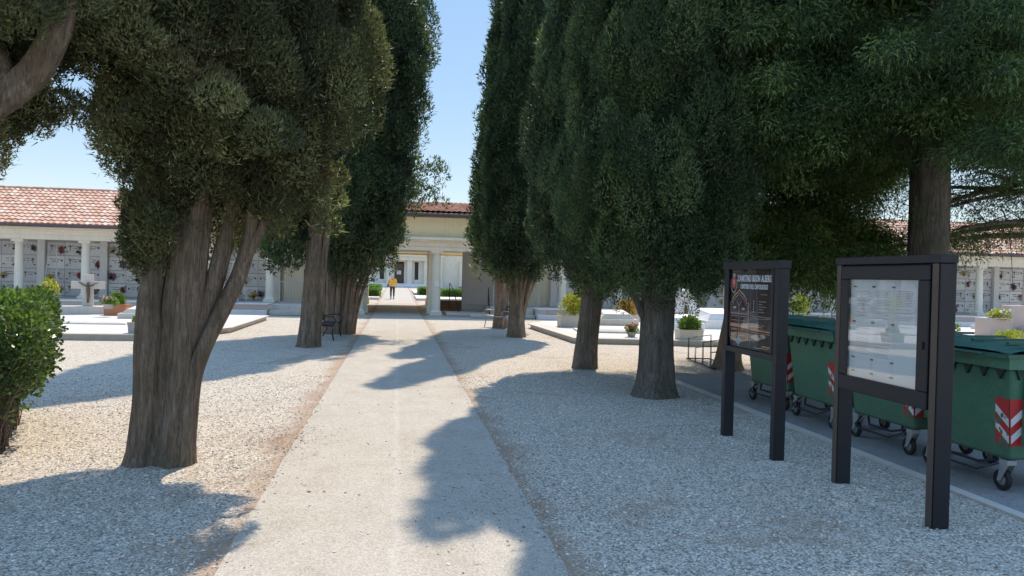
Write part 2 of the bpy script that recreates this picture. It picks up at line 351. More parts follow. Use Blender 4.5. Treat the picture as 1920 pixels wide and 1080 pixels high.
def cypress(loc, label, prof, seed, n, L=.07, W=.022, vis=6.5, mat='cypress_leaf', trunks=(), cr=(.15, .27), bark='bark', extra=None, name='cypress_tree', group='cypress trees lining the path', dead=0, down=0, coref=.74, excl=None, zf=1.0, bil=.56, core_in=.46):
    def lobf(a, z):
        c_, s_ = math.cos(a), math.sin(a)
        return (1.10+.14*mn.noise(Vector((c_*1.6+seed*1.7, s_*1.6, z*.5)))-bil*(1-min(1, abs(mn.noise(Vector((c_*2.6+seed*3.3, s_*2.6, z*1.15*zf)))*3.2)))**1.6
                -.5*bil*(1-min(1, abs(mn.noise(Vector((c_*5.2-seed, s_*5.2+seed, z*2.0*zf)))*3.2)))**1.6)
    """prof rows: z, radius, centre x, centre y (relative to loc)"""
    rng = np.random.default_rng(seed); root = empty(name, loc, label, 'tree', group)
    z0, z1 = prof[0][0], prof[-1][0]; C = []; Rd = []; H = []
    z = z0
    while z < z1:
        r, cx, cy = interp_prof(prof, z); big = 1 if z < vis else 1.5
        st = .25*big; k = max(3, int(2*math.pi*r/(st*1.05)))
        for j in range(k):
            a = 2*math.pi*(j+rng.random())/k; q = rng.uniform(.86, 1.02) if rng.random() < .93 else rng.uniform(1.0, 1.10)
            cr_ = rng.uniform(*cr)*big*(1.0 if r > .5 else .7)
            lob = lobf(a, z); rr = max(.05, r*q*lob-cr_*.85); C.append((cx+rr*math.cos(a), cy+rr*math.sin(a), z+rng.uniform(-.25, .25)*big)); Rd.append((cr_, cr_, cr_*rng.uniform(1.5, 2.5))); H.append((cx, cy))
        z += st*1.0
    if extra:
        for c, r in extra:
            for _ in range(16):
                o = rng.normal(size=3)*np.array(r)*.42; C.append(tuple(np.array(c)+o)); q = rng.uniform(.3, .5); Rd.append((r[0]*q, r[1]*q, r[2]*q)); H.append(tuple(np.array(c[:2])))
    C = np.array(C); Rd = np.array(Rd); H = np.array(H)
    if excl is not None:
        kp = np.array([not excl(*c) for c in C]); C, Rd, H = C[kp], Rd[kp], H[kp]
    lowm = C[:, 2] < vis
    V1, r1 = leaves(rng, C[lowm], Rd[lowm], n, L, W, up=-.35 if down else .75, hem=H[lowm])
    parts = [(V1, r1, 0)]
    if (~lowm).any():
        n2 = int(n*.22*max(.4, (z1-vis)/8)); V2, r2_ = leaves(rng, C[~lowm], Rd[~lowm], n2, L*2.2, W*3, up=.75, hem=H[~lowm]); parts.append((V2, r2_, 0))
    # loose sprigs standing off the outline
    V3, r3 = leaves(rng, C[lowm], Rd[lowm]*1.12, n//14, L*1.5, W*.8, up=.8, hem=H[lowm], shell=(.95, 1.18)); parts.append((V3, r3, 0))
    if dead:
        zz = C[lowm][:, 2]; sel = np.where(zz < z0+1.0)[0]
        V4, r4 = leaves(rng, C[lowm][sel], Rd[lowm][sel]*.9, dead, L, W, up=-.2); parts.append((V4, r4, 1))
    # dense twiggy heart of the crown
    nz, na = int((z1-z0)/.16)+2, 44; cv = []; cf = []
    for i in range(nz):
        z = z0+.25+(z1-z0-.5)*i/(nz-1); r, cx, cy = interp_prof(prof, z)
        for k in range(na):
            a = 2*math.pi*k/na; q = r*lobf(a, z)-core_in*min(1, r); q = max(.03, q-.05) if i not in (0, nz-1) else .03
            cv.append((cx+q*math.cos(a), cy+q*math.sin(a), z+(.12 if i == 0 else 0)))
    for i in range(nz-1):
        for k in range(na): k2 = (k+1) % na; cf.append((i*na+k, i*na+k2, (i+1)*na+k2, (i+1)*na+k))
    leaf_obj('crown', parts, [mat, 'dead_leaf'], root, (cv, cf, 0))
    for i, (pts, rad, flute) in enumerate(trunks): stem('trunk' if i == 0 else 'limb', root, pts, rad, flute, bark, seed+i*7)
    return root
def smooth_path(pts, rad, step):
    P = [Vector(p) for p in pts]; out = []; rr = []
    for i in range(len(P)-1):
        p0, p1, p2, p3 = P[max(i-1, 0)], P[i], P[i+1], P[min(i+2, len(P)-1)]; k = max(2, int((p2-p1).length/step))
        for j in range(k):
            t_ = j/k; out.append(.5*((2*p1)+(p2-p0)*t_+(2*p0-5*p1+4*p2-p3)*t_*t_+(3*p1-p0-3*p2+p3)*t_**3)); rr.append(rad[i]+(rad[i+1]-rad[i])*t_)
    out.append(P[-1]); rr.append(rad[-1]); return out, rr
def stem(name, root, pts, rad, flute=.1, bark='bark', seed=0, n=36):
    big = max(rad) > .12; p, r = smooth_path(pts, rad, .06 if big else .1)
    def fn(th, q):
        a = 1+flute*(.6*math.sin(3*th+seed+q.z*.35)+.5*math.sin(5*th+seed*2-q.z*.5)+.25*math.sin(9*th+seed*3+q.z*.3))
        a += flute*.9*mn.noise(Vector((math.cos(th)*3+seed, math.sin(th)*3, q.z*.8)))+.05*mn.noise(Vector((math.cos(th)*9, math.sin(th)*9+seed, q.z*2.2)))
        return a
    b = MB(); b.tube(p, r, n if big else 12, fn); return b.build(name, bark, root, smooth=True)
def bush(name, loc, label, cat, r, mat, seed, n=1500, L=.06, W=.03, group=None, parent=None, zc=None):
    rng = np.random.default_rng(seed); k = 14; C = unit(rng.normal(size=(k, 3)))*np.array(r)*.5; C[:, 2] = np.abs(C[:, 2])*1.1+ (zc if zc is not None else r[2]*.35)
    Rd = np.tile(np.array(r)*.5, (k, 1)); V, q = leaves(rng, C, Rd, n, L, W, up=.5, quad=True)
    o = leaf_obj(name, [(V, q, 0)], [mat], parent, loc=loc)
    if not parent: tag(o, label, cat, group)
    return o

# ------------------------------------------------------------------ ground
def zg(y): return float(np.interp(y, [-1000, 37, 47.5, 90, 2000], [0, 0, .10, .42, .42]))
YS = [-80, 0, 37, 47.5, 90, 400, 1500]
b = MB()
for i in range(len(YS)-1): b.add([(-900, YS[i], zg(YS[i])), (900, YS[i], zg(YS[i])), (900, YS[i+1], zg(YS[i+1])), (-900, YS[i+1], zg(YS[i+1]))], [(0, 1, 2, 3)])
tag(b.build('gravel_ground', 'gravel'), kind='structure')
b = MB(); rng = random.Random(4); yy = -6; L_, Rr_ = [], []
while yy < 90.6:
    L_.append((-1.109+rng.uniform(-.012, .012), yy, zg(yy)+.012)); Rr_.append((1.109+rng.uniform(-.012, .012), yy, zg(yy)+.012)); yy += .12 if yy < 16 else (.5 if yy < 47 else 2)
    for q in (37, 47.5, 90):
        if abs(yy-q) < .06 or (yy > 16 and abs(yy-q) < .26): yy = q
n = len(L_); b.add(L_+Rr_, [(i, n+i, n+i+1, i+1) for i in range(n-1)]); b.build('footpath', 'path')['kind'] = 'structure'
b = MB(); b.add([(5.02, -20, .006), (8.2, -20, .006), (8.2, 15.2, .006), (5.3, 15.2, .006)], [(0, 1, 2, 3)]); tag(b.build('paved_lane', 'lane'), kind='structure')
b = MB(); b.prism([(4.90, -20), (5.02, -20), (5.3, 15.2), (5.18, 15.2)], 0, .022); tag(b.build('kerb', 'kerb_stone'), kind='structure')
# pale stone terraces that carry the graves
def terrace(poly, z, name, mats=('paving_white', 'kerb_stone')):
    b = MB(); b.prism(poly, 0, z-.03); b.cur = 0; o = b.build(name, mats[0]); tag(o, kind='structure')
    n = len(poly); k = MB()
    c = Vector((sum(p[0] for p in poly)/n, sum(p[1] for p in poly)/n))
    k.prism([(c.x+(x-c.x)*1.0+(.09 if x > c.x else -.09), y+(.09 if y > c.y else -.09)) for x, y in poly], z-.03, z+.004)
    k.build(name.replace('terrace', 'terrace_edge'), mats[1], bev=.012)['kind'] = 'structure'
    k = MB(); k.prism([(c.x+(x-c.x)*.97, c.y+(y-c.y)*.975) for x, y in poly], z+.004, z+.010); k.build('terrace_paving', mats[0])['kind'] = 'structure'
terrace([(-20, 21.4), (-6.2, 21.4), (-5.05, 24.5), (-5.05, 31.2), (-20, 31.2)], .17, 'left_terrace')
terrace([(5.2, 22.1), (9.1, 21.5), (36, 20.0), (36, 30.3), (5.9, 30.3), (4.95, 28.5)], .17, 'right_terrace')
for px, mk in ((-7.5, 'left'), (8.0, 'right')): pass

# ------------------------------------------------------------------ colonnades
def tile_roof(name, x0, x1, ya, za, yb, zb, parent, per=.245, rowlen=.36):
    rows = max(2, int(abs(math.hypot(yb-ya, zb-za))/rowlen)); seg = 5; nx = int((x1-x0)/per)*seg; vs = []; fs = []
    for r in range(rows):
        for e in (0, 1):
            t_ = (r+e*1.02)/rows
            for i in range(nx+1):
                x = x0+i*per/seg; ph = (i % seg)/seg*2*math.pi; h = .062*abs(math.cos(ph/2))**.7+(0.05 if e == 0 else 0)
                j = .012*mn.noise(Vector((math.floor(i/seg+.5)*.7, r*1.3, 0)))
                vs.append((x, ya+(yb-ya)*t_, za+(zb-za)*t_+h+j))
        o = r*2*(nx+1)
        for i in range(nx): fs.append((o+i, o+i+1, o+nx+2+i, o+nx+1+i))
        if r:
            for i in range(nx): fs.append((o-nx-1+i, o-nx+i, o+i+1, o+i))
    b = MB(); b.add(vs, fs)
    # closing lip under the first row
    b.box(x0, x1, min(ya, yb), max(ya, yb), min(za, zb)-.10, min(za, zb)-.06) if False else None
    b2 = b.build(name, 'roof_tiles', parent); return b2
def column(parent, x, y, z0, z1, r=.19, name='column'):
    b = MB(); h = z1-z0
    b.box(x-r*1.35, x+r*1.35, y-r*1.35, y+r*1.35, z0, z0+.12)
    b.lathe([(r*1.28, z0+.121), (r*1.32, z0+.16), (r*1.1, z0+.21), (r*1.02, z0+.24), (r, z0+.3), (r*1.0, z0+h*.4), (r*.88, z1-.26), (r*.88, z1-.22), (r*1.02, z1-.20), (r*.94, z1-.17), (r*1.15, z1-.11), (r*1.22, z1-.10)], (x, y, 0), 24)
    b.box(x-r*1.3, x+r*1.3, y-r*1.3, y+r*1.3, z1-.099, z1-.003)
    return b.build(name, 'limestone', parent, smooth=True, auto=35)
ROWS, COLS = 4, 3
def slab_meshes():
    out = []
    for k in range(8):
        rg = random.Random(k); b = MB(); W_, H_ = .86, .60
        b.box(-W_/2, W_/2, -.03, 0, -H_/2, H_/2)
        b.cur = 1
        # bronze letters in relief: a name line, a dates line, as small irregular raised marks; photo oval; lamp
        for ln, (zz, wd) in enumerate(((.14, .42), (.04, .3))):
            x = -wd/2+rg.uniform(-.12, .1)
            while x < wd/2:
                w_ = rg.uniform(.015, .03); b.box(x, x+w_, -.036, -.0305, zz-.018, zz+.018) if rg.random() < .85 else None; x += w_+.012
        b.cur = 2; ox = rg.choice([-.3, .3, -.28]); b.lathe([(.001, -.042), (.05, -.042), (.05, -.0305)], (ox, 0, .08), 12, 'y')
        b.cur = 1; b.lathe([(.022, -.18), (.03, -.15), (.012, -.03)], (-ox, 0, -.14), 8, 'y')
        if k % 3 == 0: b.box(-.012-ox*.6, .012-ox*.6, -.045, -.0305, -.08, .2); b.box(-.07-ox*.6, .07-ox*.6, -.045, -.0305, .09, .115)
        o = b.build('tomb_slab', ['marble_slab' if k % 3 else 'marble_slab_grey', 'bronze_fig', 'dark_grey']); out.append(o.data); bpy.data.objects.remove(o)
    return out
SLABS = slab_meshes()
def wing(name, label, xs, x0, x1, seed):
    root = empty(name, ((x0+x1)/2, 38, 0), label, 'building', 'tiled burial colonnades beside the gateway'); ox = (x0+x1)/2
    P = bpy.data.objects.new; rg = random.Random(seed)
    def rel(b, nm, mt, **k):
        o = b.build(nm, mt, root, **k); o.matrix_parent_inverse = Matrix.Translation((-ox, -38, 0)); return o
    b = MB(); b.box(x0, x1, 34.6, 44, 0, .45); rel(b, 'plinth', 'plinth_stone', bev=.01)
    b = MB(); b.box(x0, x1, 34.52, 36.3, .45, .475); b.box(x0, x1, 34.25, 34.597, 0, .22); rel(b, 'floor_edge', 'white_marble', bev=.008)
    # joints of the plinth facing
    b = MB()
    x = x0+.4
    while x < x1-.6: b.box(x+.006, x+1.18, 34.585, 34.6, .235, .44); x += 1.19
    rel(b, 'facing_stones', 'slab_pink', bev=.004)
    b = MB(); b.box(x0, x1, 39.25, 43, .45, 3.5); rel(b, 'back_wall', 'limestone')
    b = MB(); b.box(x0, x1, 36.6, 37.2, 3.06, 3.27); b.box(x0, x1, 36.56, 37.2, 3.271, 3.42); b.box(x0, x1, 36.48, 37.3, 3.421, 3.5); b.box(x0, x1, 36.3, 37.4, 3.501, 3.60); b.box(x0, x1, 37.41, 39.2, 3.3, 3.4); rel(b, 'entablature', 'limestone', bev=.01)
    b = MB(); b.lathe([(.075, x0), (.075, x1)], (0, 36.12, 3.66), 12, 'x'); b.box(x0, x1, 36.1, 40, 3.601, 3.63)
    g = rel(b, 'gutter', 'gutter')
    o = tile_roof('roof', x0, x1, 36.1, 3.68, 40, 5.55, root); o.matrix_parent_inverse = Matrix.Translation((-ox, -38, 0))
    o2 = tile_roof('roof', x0, x1, 44, 3.68, 40, 5.55, root); o2.matrix_parent_inverse = Matrix.Translation((-ox, -38, 0))
    b = MB(); x = x0
    while x < x1-.3: b.lathe([(.09, x), (.075, x+.40)], (0, 40, 5.60), 10, 'x'); x += .36
    rel(b, 'ridge_tiles', 'roof_tiles', smooth=True, auto=40)
    for xe in (x0+.001, x1-.2):
        b = MB(); b.add([(xe, 36.4, 3.61), (xe, 43.7, 3.61), (xe, 40, 5.48), (xe+.2, 36.4, 3.61), (xe+.2, 43.7, 3.61), (xe+.2, 40, 5.48)], [(0, 1, 2), (3, 4, 5), (0, 1, 4, 3), (1, 2, 5, 4), (2, 0, 3, 5)]); rel(b, 'gable', 'limestone')
    for x in xs:
        o = column(root, x, 36.9, .475, 3.06); o.matrix_parent_inverse = Matrix.Translation((-ox, -38, 0))
        b = MB(); b.box(x-.16, x+.16, 38.98, 39.249, .475, 3.3); b.box(x-.19, x+.19, 38.95, 39.249, .451, .62) ; rel(b, 'pilaster', 'white_marble', bev=.01)
    for i in range(len(xs)-1):
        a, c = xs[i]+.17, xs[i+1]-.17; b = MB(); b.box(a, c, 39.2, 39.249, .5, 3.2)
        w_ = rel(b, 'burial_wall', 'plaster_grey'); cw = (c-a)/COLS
        for r in range(ROWS):
            for k in range(COLS):
                s_ = bpy.data.objects.new('tomb_slab', rg.choice(SLABS)); col.objects.link(s_); s_.parent = w_
                s_.location = (a+cw*(k+.5), 39.199, .82+r*.635); s_.scale = (cw/.885, 1, 1)
    return root
XL = [-22.0, -19.3, -16.55, -13.8, -11.1, -8.45, -5.85]
XR = [7.95+2.82*k for k in range(11)]
wing('burial_colonnade', 'long cream colonnade of burial niches under tiled roof, left of the gateway', XL, -22.4, -5.55, 1)
wing('burial_colonnade', 'long cream colonnade of burial niches under tiled roof, right of the gateway', XR, 6.3, 36.5, 2)

# gateway block
gate = empty('gateway_building', (0, 38, 0), 'cream columned gateway building with yellow attic and tiled roof, straddling the footpath', 'building')
def G(b, nm, mt, parent=None, **k):
    o = b.build(nm, mt, gate if parent is None else parent, **k)
    if parent is None: o.matrix_parent_inverse = Matrix.Translation((0, -38, 0))
    return o
b = MB(); b.box(-5.5, 6.25, 36.55, 37.2, 3.05, 3.24); b.box(-5.52, 6.27, 36.5, 37.2, 3.241, 3.46); b.box(-5.55, 6.28, 36.4, 37.2, 3.461, 3.54); b.box(-5.545, 6.275, 36.25, 37.25, 3.541, 3.68); G(b, 'entablature', 'limestone', bev=.012)
b = MB(); b.box(-5.45, 6.2, 36.62, 37.0, 3.681, 4.62); b.box(-5.45, -5.2, 37.0, 47.4, 3.681, 4.62); b.box(5.95, 6.2, 37.0, 47.4, 3.681, 4.62); b.box(-5.45, 6.2, 47.3, 47.6, 3.1, 4.62); G(b, 'attic_wall', 'plaster_yellow')
b = MB(); b.box(-5.45, 6.2, 37.21, 47.29, 3.2, 3.3); G(b, 'ceiling', 'plaster_yellow')
b = MB(); b.box(-5.8, 6.5, 35.95, 48.2, 4.621, 4.67); b.lathe([(.08, -5.8), (.08, 6.5)], (0, 35.98, 4.72), 12, 'x'); b.box(-5.8, 6.5, 35.99, 36.02, 4.671, 4.80); G(b, 'gutter', 'gutter')
for ya, za in ((36.0, 4.80), (48.2, 4.80)):
    o = tile_roof('roof', -5.8, 6.5, ya, za, 42.1, 5.80, gate); o.matrix_parent_inverse = Matrix.Translation((0, -38, 0))
for xe in (-5.4, 6.0):
    b = MB(); b.add([(xe, 36.2, 4.68), (xe, 48, 4.68), (xe, 42.1, 5.70), (xe+.2, 36.2, 4.68), (xe+.2, 48, 4.68), (xe+.2, 42.1, 5.70)], [(0, 1, 2), (3, 4, 5), (0, 1, 4, 3), (1, 2, 5, 4), (2, 0, 3, 5)])
    G(b, 'gable', 'plaster_yellow')
for x in (-1.80, 1.80): o = column(gate, x, 36.85, .0, 3.05, .215); o.matrix_parent_inverse = Matrix.Translation((0, -38, 0))
for x, y in ((-1.62, 37.6), (1.62, 37.6)):
    b = MB(); b.box(x-.17, x+.17, y-.17, y+.3, .02, 3.19); b.box(x-.22, x+.22, y-.22, y+.35, .02, .4); b.box(x-.2, x+.2, y-.2, y+.33, 2.95, 3.1); G(b, 'pier', 'limestone', bev=.01)
for x in (-1.95, 1.95):
    b = MB(); b.box(x-.22, x+.22, 46.9, 47.29, .02, 3.19); b.box(x-.28, x+.28, 46.84, 47.35, .02, .5); b.box(x-.26, x+.26, 46.86, 47.29, 2.95, 3.1); G(b, 'pier', 'limestone', bev=.01)
b = MB(); b.box(-2.6, -2.1, 37.3, 46.8, .02, 3.199)
for k in range(4): b.box(-2.1, -2.02, 38.3+k*2.1, 38.9+k*2.1, .03, 3.19)
G(b, 'side_wall', 'plaster_grey', bev=.01)
b = MB(); b.box(3.3, 6.25, 38.9, 39.2, .02, 3.199); b.box(3.22, 3.299, 38.85, 39.25, .02, 3.1); b.box(3.3, 6.25, 38.86, 38.899, .46, .75); G(b, 'screen_wall', 'plaster_grey', bev=.01)
b = MB(); b.box(-5.5, -2.6, 38.9, 39.2, .02, 3.199); b.box(-3.1, -2.61, 36.6, 38.89, .02, 3.04); G(b, 'screen_wall', 'limestone', bev=.01)
b = MB(); b.box(-4.55, -3.95, 38.85, 38.899, .47, 2.05); o = G(b, 'door', 'dark_grey', bev=.006)
b = MB(); b.box(-4.65, -3.85, 38.80, 38.899, 2.06, 2.2); b.box(-4.65, -4.56, 38.82, 38.899, .47, 2.05); b.box(-3.94, -3.85, 38.82, 38.899, .47, 2.05); G(b, 'door_frame', 'limestone', bev=.006)
b = MB(); b.box(-4.4, -4.1, 38.87, 38.899, 2.45, 2.75); G(b, 'window', 'dark_void')
b = MB(); b.box(-5.5, -3.15, 34.9, 38.85, .02, .45); b.box(-5.5, -2.6, 34.5, 34.899, .02, .2); G(b, 'plinth', 'plinth_stone', bev=.01); b = MB(); b.box(4.4, 6.25, 35.2, 38.85, .02, .45); b.box(3.3, 6.25, 34.8, 35.199, .02, .16); b.box(2.3, 4.39, 36.2, 38.8, .02, .12); G(b, 'plinth', 'plinth_stone', bev=.01)
b = MB()
for k in range(4): b.box(2.15, 3.9, 41+k*.3, 43, .02+k*.13, .149+k*.13)
G(b, 'steps', 'brick_steps', bev=.006)
b = MB(); b.box(-1.9, -1.72, 36.6, 36.63, 1, 1.2) if False else b.box(1.72, 1.92, 36.615, 36.63, 1.35, 1.62); G(b, 'notice', 'paper')
# brown earth strips beside the passage floor belong to the gravel ground

# chapel beyond the garden
ch = empty('chapel', (.15, 92, 0), 'pale stone chapel with dark door and slit windows at the path end', 'building')
def CH(b, nm, mt, **k):
    o = b.build(nm, mt, ch, **k); o.matrix_parent_inverse = Matrix.Translation((-.15, -92, 0)); return o
b = MB()
for a, c in ((-14, -2.1), (-1.6, -.42), (.72, 1.95), (2.4, 15)): b.box(a, c, 92, 93, .42, 3.4)
b.box(-14, 15, 92, 93, 3.401, 6.2); b.box(-2.1, -1.6, 92, 93, .42, 1.3); b.box(1.95, 2.4, 92, 93, .42, 1.3); b.box(-14, 15, 96, 102, .42, 6.2); CH(b, 'wall', 'limestone')
b = MB(); b.box(-4.9, 5.2, 91.3, 91.99, 3.55, 4.0); b.box(-5, 5.3, 91.15, 91.99, 4.001, 4.25); b.box(-14.1, 15.1, 91.7, 91.99, 4.7, 5.0); b.box(-14.3, 15.3, 90.9, 102.5, 6.201, 6.5); CH(b, 'cornice', 'limestone', bev=.02)
for x in (-4.6, -3.0, -1.05, 1.35, 3.3, 4.9, 7.5, 10.5, -7.5, -10.5):
    b = MB(); b.box(x-.28, x+.28, 91.45, 91.99, .8, 3.549); b.box(x-.36, x+.36, 91.38, 91.99, .6, .799); CH(b, 'pilaster', 'limestone', bev=.02)
b = MB(); b.box(-.42, .72, 92.2, 92.3, .9, 3.2); CH(b, 'door', 'door_brown', bev=.01)
b = MB(); b.box(-.12, .1, 92.15, 92.19, 1.9, 2.35); b.box(.14, .36, 92.15, 92.19, 1.9, 2.35); CH(b, 'notice', 'paper')
for a, c in ((-2.1, -1.6), (1.95, 2.4), ):
    b = MB(); b.box(a, c, 92.3, 92.34, 1.3, 3.4); CH(b, 'window', 'dark_void')
b = MB(); b.box(8.4, 9.6, 91.9, 91.99, 1.2, 3.4); CH(b, 'window', 'dark_grey')
b = MB()
for k in range(3): b.box(-5+k*.3, 5.3-k*.3, 90.2+k*.35, 91.9, .4, .56+k*.14)
CH(b, 'steps', 'white_marble', bev=.01)

# garden of the second court: low clipped hedges and pale kerbs
def clipped(x0, x1, y0, y1, h, label, seed):
    rng = np.random.default_rng(seed); z = zg(y0); b = MB(); n = int(14000*min(1, (x1-x0)*(y1-y0)/6+.3))
    pts = rng.random((n, 3))*np.array([x1-x0, y1-y0, h])+np.array([x0, y0, z]); f = rng.integers(0, 5, n)
    pts[f == 0, 0] = x0; pts[f == 1, 0] = x1; pts[f == 2, 1] = y0; pts[f == 3, 1] = y1; pts[f == 4, 2] = z+h
    C = pts; V, q = leaves(rng, C, np.full((n, 3), .04), n, .11, .08, up=.3, quad=True)
    cv = [(x0+.03, y0+.03, z), (x1-.03, y0+.03, z), (x1-.03, y1-.03, z), (x0+.03, y1-.03, z), (x0+.03, y0+.03, z+h-.03), (x1-.03, y0+.03, z+h-.03), (x1-.03, y1-.03, z+h-.03), (x0+.03, y1-.03, z+h-.03)]
    o = leaf_obj('clipped_hedge', [(V, q, 0)], ['box_leaf'], None, (cv, [(4, 5, 6, 7), (0, 1, 5, 4), (1, 2, 6, 5), (2, 3, 7, 6), (3, 0, 4, 7)], 0)); tag(o, label, 'hedge', 'low clipped hedges of the far garden')
clipped(-3.6, -1.35, 55.5, 60, .62, 'low clipped hedge left of the far path, nearest the gateway', 1)
clipped(-4.2, -1.5, 66, 72, .62, 'low clipped hedge left of the far path, nearer the chapel', 2)
clipped(1.75, 3.4, 62, 66, .6, 'low clipped hedge at the right edge of the far path', 3)
clipped(3.4, 6.6, 58, 60, .6, 'clipped hedge behind the brown steps, right of the gateway column', 4)
b = MB()
for x0, x1, y0, y1 in ((-4.5, -1.25, 53, 62), (-4.5, -1.3, 64, 74), (1.3, 7, 53, 61), (1.35, 7, 64, 76)): b.box(x0, x1, y0, y1, zg(y0)-.1, zg(y1)+.10)
tag(b.build('garden_beds', 'paving_white'), kind='structure')

# ------------------------------------------------------------------ trees
LOW = lambda r: r
# left foreground cypress with fused stems
cypress((-2.2, 7.95, 0), 'large cypress with fused multi-stemmed trunk, nearest the camera on the left of the path',
    [(2.0, .12, -.15, .1), (2.3, .38, -.10, .2), (2.6, .68, .08, .3), (3.0, .96, .28, .35), (3.6, 1.25, .44, .35), (4.6, 1.32, .42, .3), (6.5, 1.38, .4, .2), (9, 1.25, .2, 0), (12, .8, 0, 0), (14.5, .15, 0, 0)],
    11, 520000, L=.046, W=.016, vis=5.6, mat='cypress_leaf_olive', cr=(.12, .24), zf=1.25, coref=.70, excl=lambda x, y, z: (.2 < x < .76 and z < 2.8 and y < .15) or (x > .0 and z < 2.35 and x < .9),
    trunks=(([(.03, 0, -.1), (.04, 0, .12), (.05, 0, .5), (.08, 0, 1.0), (.12, .03, 1.6), (.18, .05, 2.3), (.28, .1, 3.2), (.2, .1, 5.2)], [.27, .185, .17, .17, .18, .165, .14, .10], .17),
            ([(-.27, -.06, -.1), (-.25, -.06, .12), (-.20, -.06, .6), (-.19, -.04, 1.15), (-.20, 0, 1.6), (-.14, .02, 2.1), (-.22, .05, 3)], [.17, .115, .11, .125, .11, .09, .06], .10),
            ([(.14, -.08, -.1), (.16, -.07, .2), (.21, -.05, .8), (.31, .0, 1.15), (.46, .05, 1.5), (.64, .1, 1.95), (.74, .12, 2.5), (.85, .2, 3.3)], [.14, .10, .085, .078, .078, .072, .065, .05], .12),
            ([(.06, .04, .5), (.24, .08, 1.3), (.40, .12, 1.9), (.52, .15, 2.6), (.6, .2, 3.6)], [.10, .095, .09, .08, .05], .1),
            ([(.30, 0, 1.0), (.50, .08, 1.55), (.72, .08, 2.1), (.95, .1, 2.6), (1.05, .1, 3.0)], [.04, .045, .045, .04, .03], .1)),
    extra=[((-.08, -.15, 2.45), (.25, .25, .25)), ((1.12, .1, 2.55), (.36, .35, .30)), ((1.32, .2, 2.9), (.3, .35, .35)), ((.35, -.75, 3.5), (.5, .4, .35)), ((-.1, -1.0, 3.9), (.6, .4, .4)), ((.9, -.6, 3.2), (.4, .3, .35))])
# second and third on the left
cypress((-2.18, 20.2, 0), 'cypress with a tall split bare trunk, second along the left side of the path',
    [(2.3, .5, -.5, 0), (2.7, .95, -.45, 0), (3.3, 1.2, -.35, .3), (4.5, 1.45, -.1, .5), (7, 1.55, 0, .3), (10, 1.3, 0, .2), (13, .7, 0, 0), (16, .1, 0, 0)],
    12, 150000, L=.11, W=.04, vis=11, cr=(.15, .28), coref=.62,
    excl=lambda x, y, z: (-.35 < x < .75 and z < 3.7 and y < .45),
    trunks=(([(-.05, -.1, -.1), (-.06, -.1, .1), (-.03, -.1, .7), (0, -.15, 1.6), (.07, -.2, 2.6), (.12, -.25, 3.6), (.12, -.1, 4.6)], [.34, .22, .18, .17, .165, .16, .13], .22),
            ([(.12, 0, -.1), (.13, 0, .5), (.20, 0, 1.6), (.32, 0, 2.7), (.42, 0, 3.6)], [.14, .12, .11, .09, .07], .16)))
cypress((-1.95, 24.6, 0), 'wide cypress with fanned dead stems, behind the dark bench left of the path',
    [(2.15, .6, .45, 0), (2.5, 1.15, .45, 0), (3.2, 1.6, .5, 0), (4.2, 1.75, .65, 0), (5.5, 1.8, .6, 0), (7.5, 1.85, .7, 0), (9.5, 2.0, .95, 0), (12, 1.7, .6, 0), (15, .6, .3, 0), (16.5, .1, .3, 0)],
    13, 200000, L=.12, W=.045, vis=12.5, mat='cypress_leaf_blue', cr=(.18, .34), zf=1.1, bark='bark_red', dead=1800,
    trunks=tuple(([(x0, y, -.1), (x0*1.1+.02, y, .6), (x1*.75, y, 1.5), (x1, y, 2.4), (x1*1.2, y*.5, 3.5)], [r*1.2, r, r*.85, r*.7, r*.4], .15) for x0, x1, y, r in
        ((-.05, -.1, 0, .24), (.22, .38, -.1, .13), (.40, .75, -.15, .10), (.5, 1.0, 0, .09), (-.25, -.5, .1, .12), (.1, .2, -.2, .09), (.3, .58, -.25, .06), (.6, 1.2, .1, .05))),
    extra=[((2.6, 0, 5.3), (.7, .4, .4)), ((2.55, .2, 4.5), (.65, .35, .34)), ((2.1, 0, 4.3), (.4, .4, .3)), ((1.85, 0, 3.3), (.4, .5, .3))])
# limb and crown that reach in from the left edge
cypress((-4.75, 5.6, 0), 'cypress at the left edge with one thick limb rising into its crown',
    [(3.0, .25, .85, 1.7), (3.2, .65, .8, 1.7), (3.6, 1.0, .85, 1.6), (4.2, 1.3, 1.0, 1.5), (5.2, 1.45, 1.0, 1.2), (6.5, 1.4, .8, .8), (8, 1.1, .3, .3), (10.5, .7, .1, 0), (12.5, .1, 0, 0)],
    14, 200000, L=.05, W=.016, vis=5.4, mat='cypress_leaf_olive', cr=(.11, .22), core_in=.75, zf=1.3,
    trunks=(([(0, 0, -.1), (.02, 0, .3), (.25, .1, 1.4), (.6, .3, 2.1), (1.1, .6, 2.7), (1.55, .85, 3.05), (1.95, .95, 3.5), (2.1, .95, 4.2), (1.9, .9, 5.6)], [.38, .28, .22, .17, .125, .115, .105, .09, .06], .14),
            ([(1.75, .9, 3.25), (1.5, 1.1, 3.7), (1.2, 1.3, 4.3)], [.08, .07, .05], .1), ([(1.3, .7, 2.85), (1.0, 1.1, 3.2), (.8, 1.5, 3.6)], [.06, .05, .03], .1)),
    extra=[((1.75, 1.5, 3.25), (.4, .4, .2)), ((2.0, .45, 3.75), (.32, .25, .3)), ((2.25, .5, 4.15), (.4, .3, .35)), ((1.75, .4, 4.1), (.35, .25, .35)), ((2.15, 1.4, 4.4), (.4, .4, .4)), ((1.1, 1.9, 3.12), (.45, .4, .2)), ((2.3, .9, 5.0), (.5, .4, .4))])
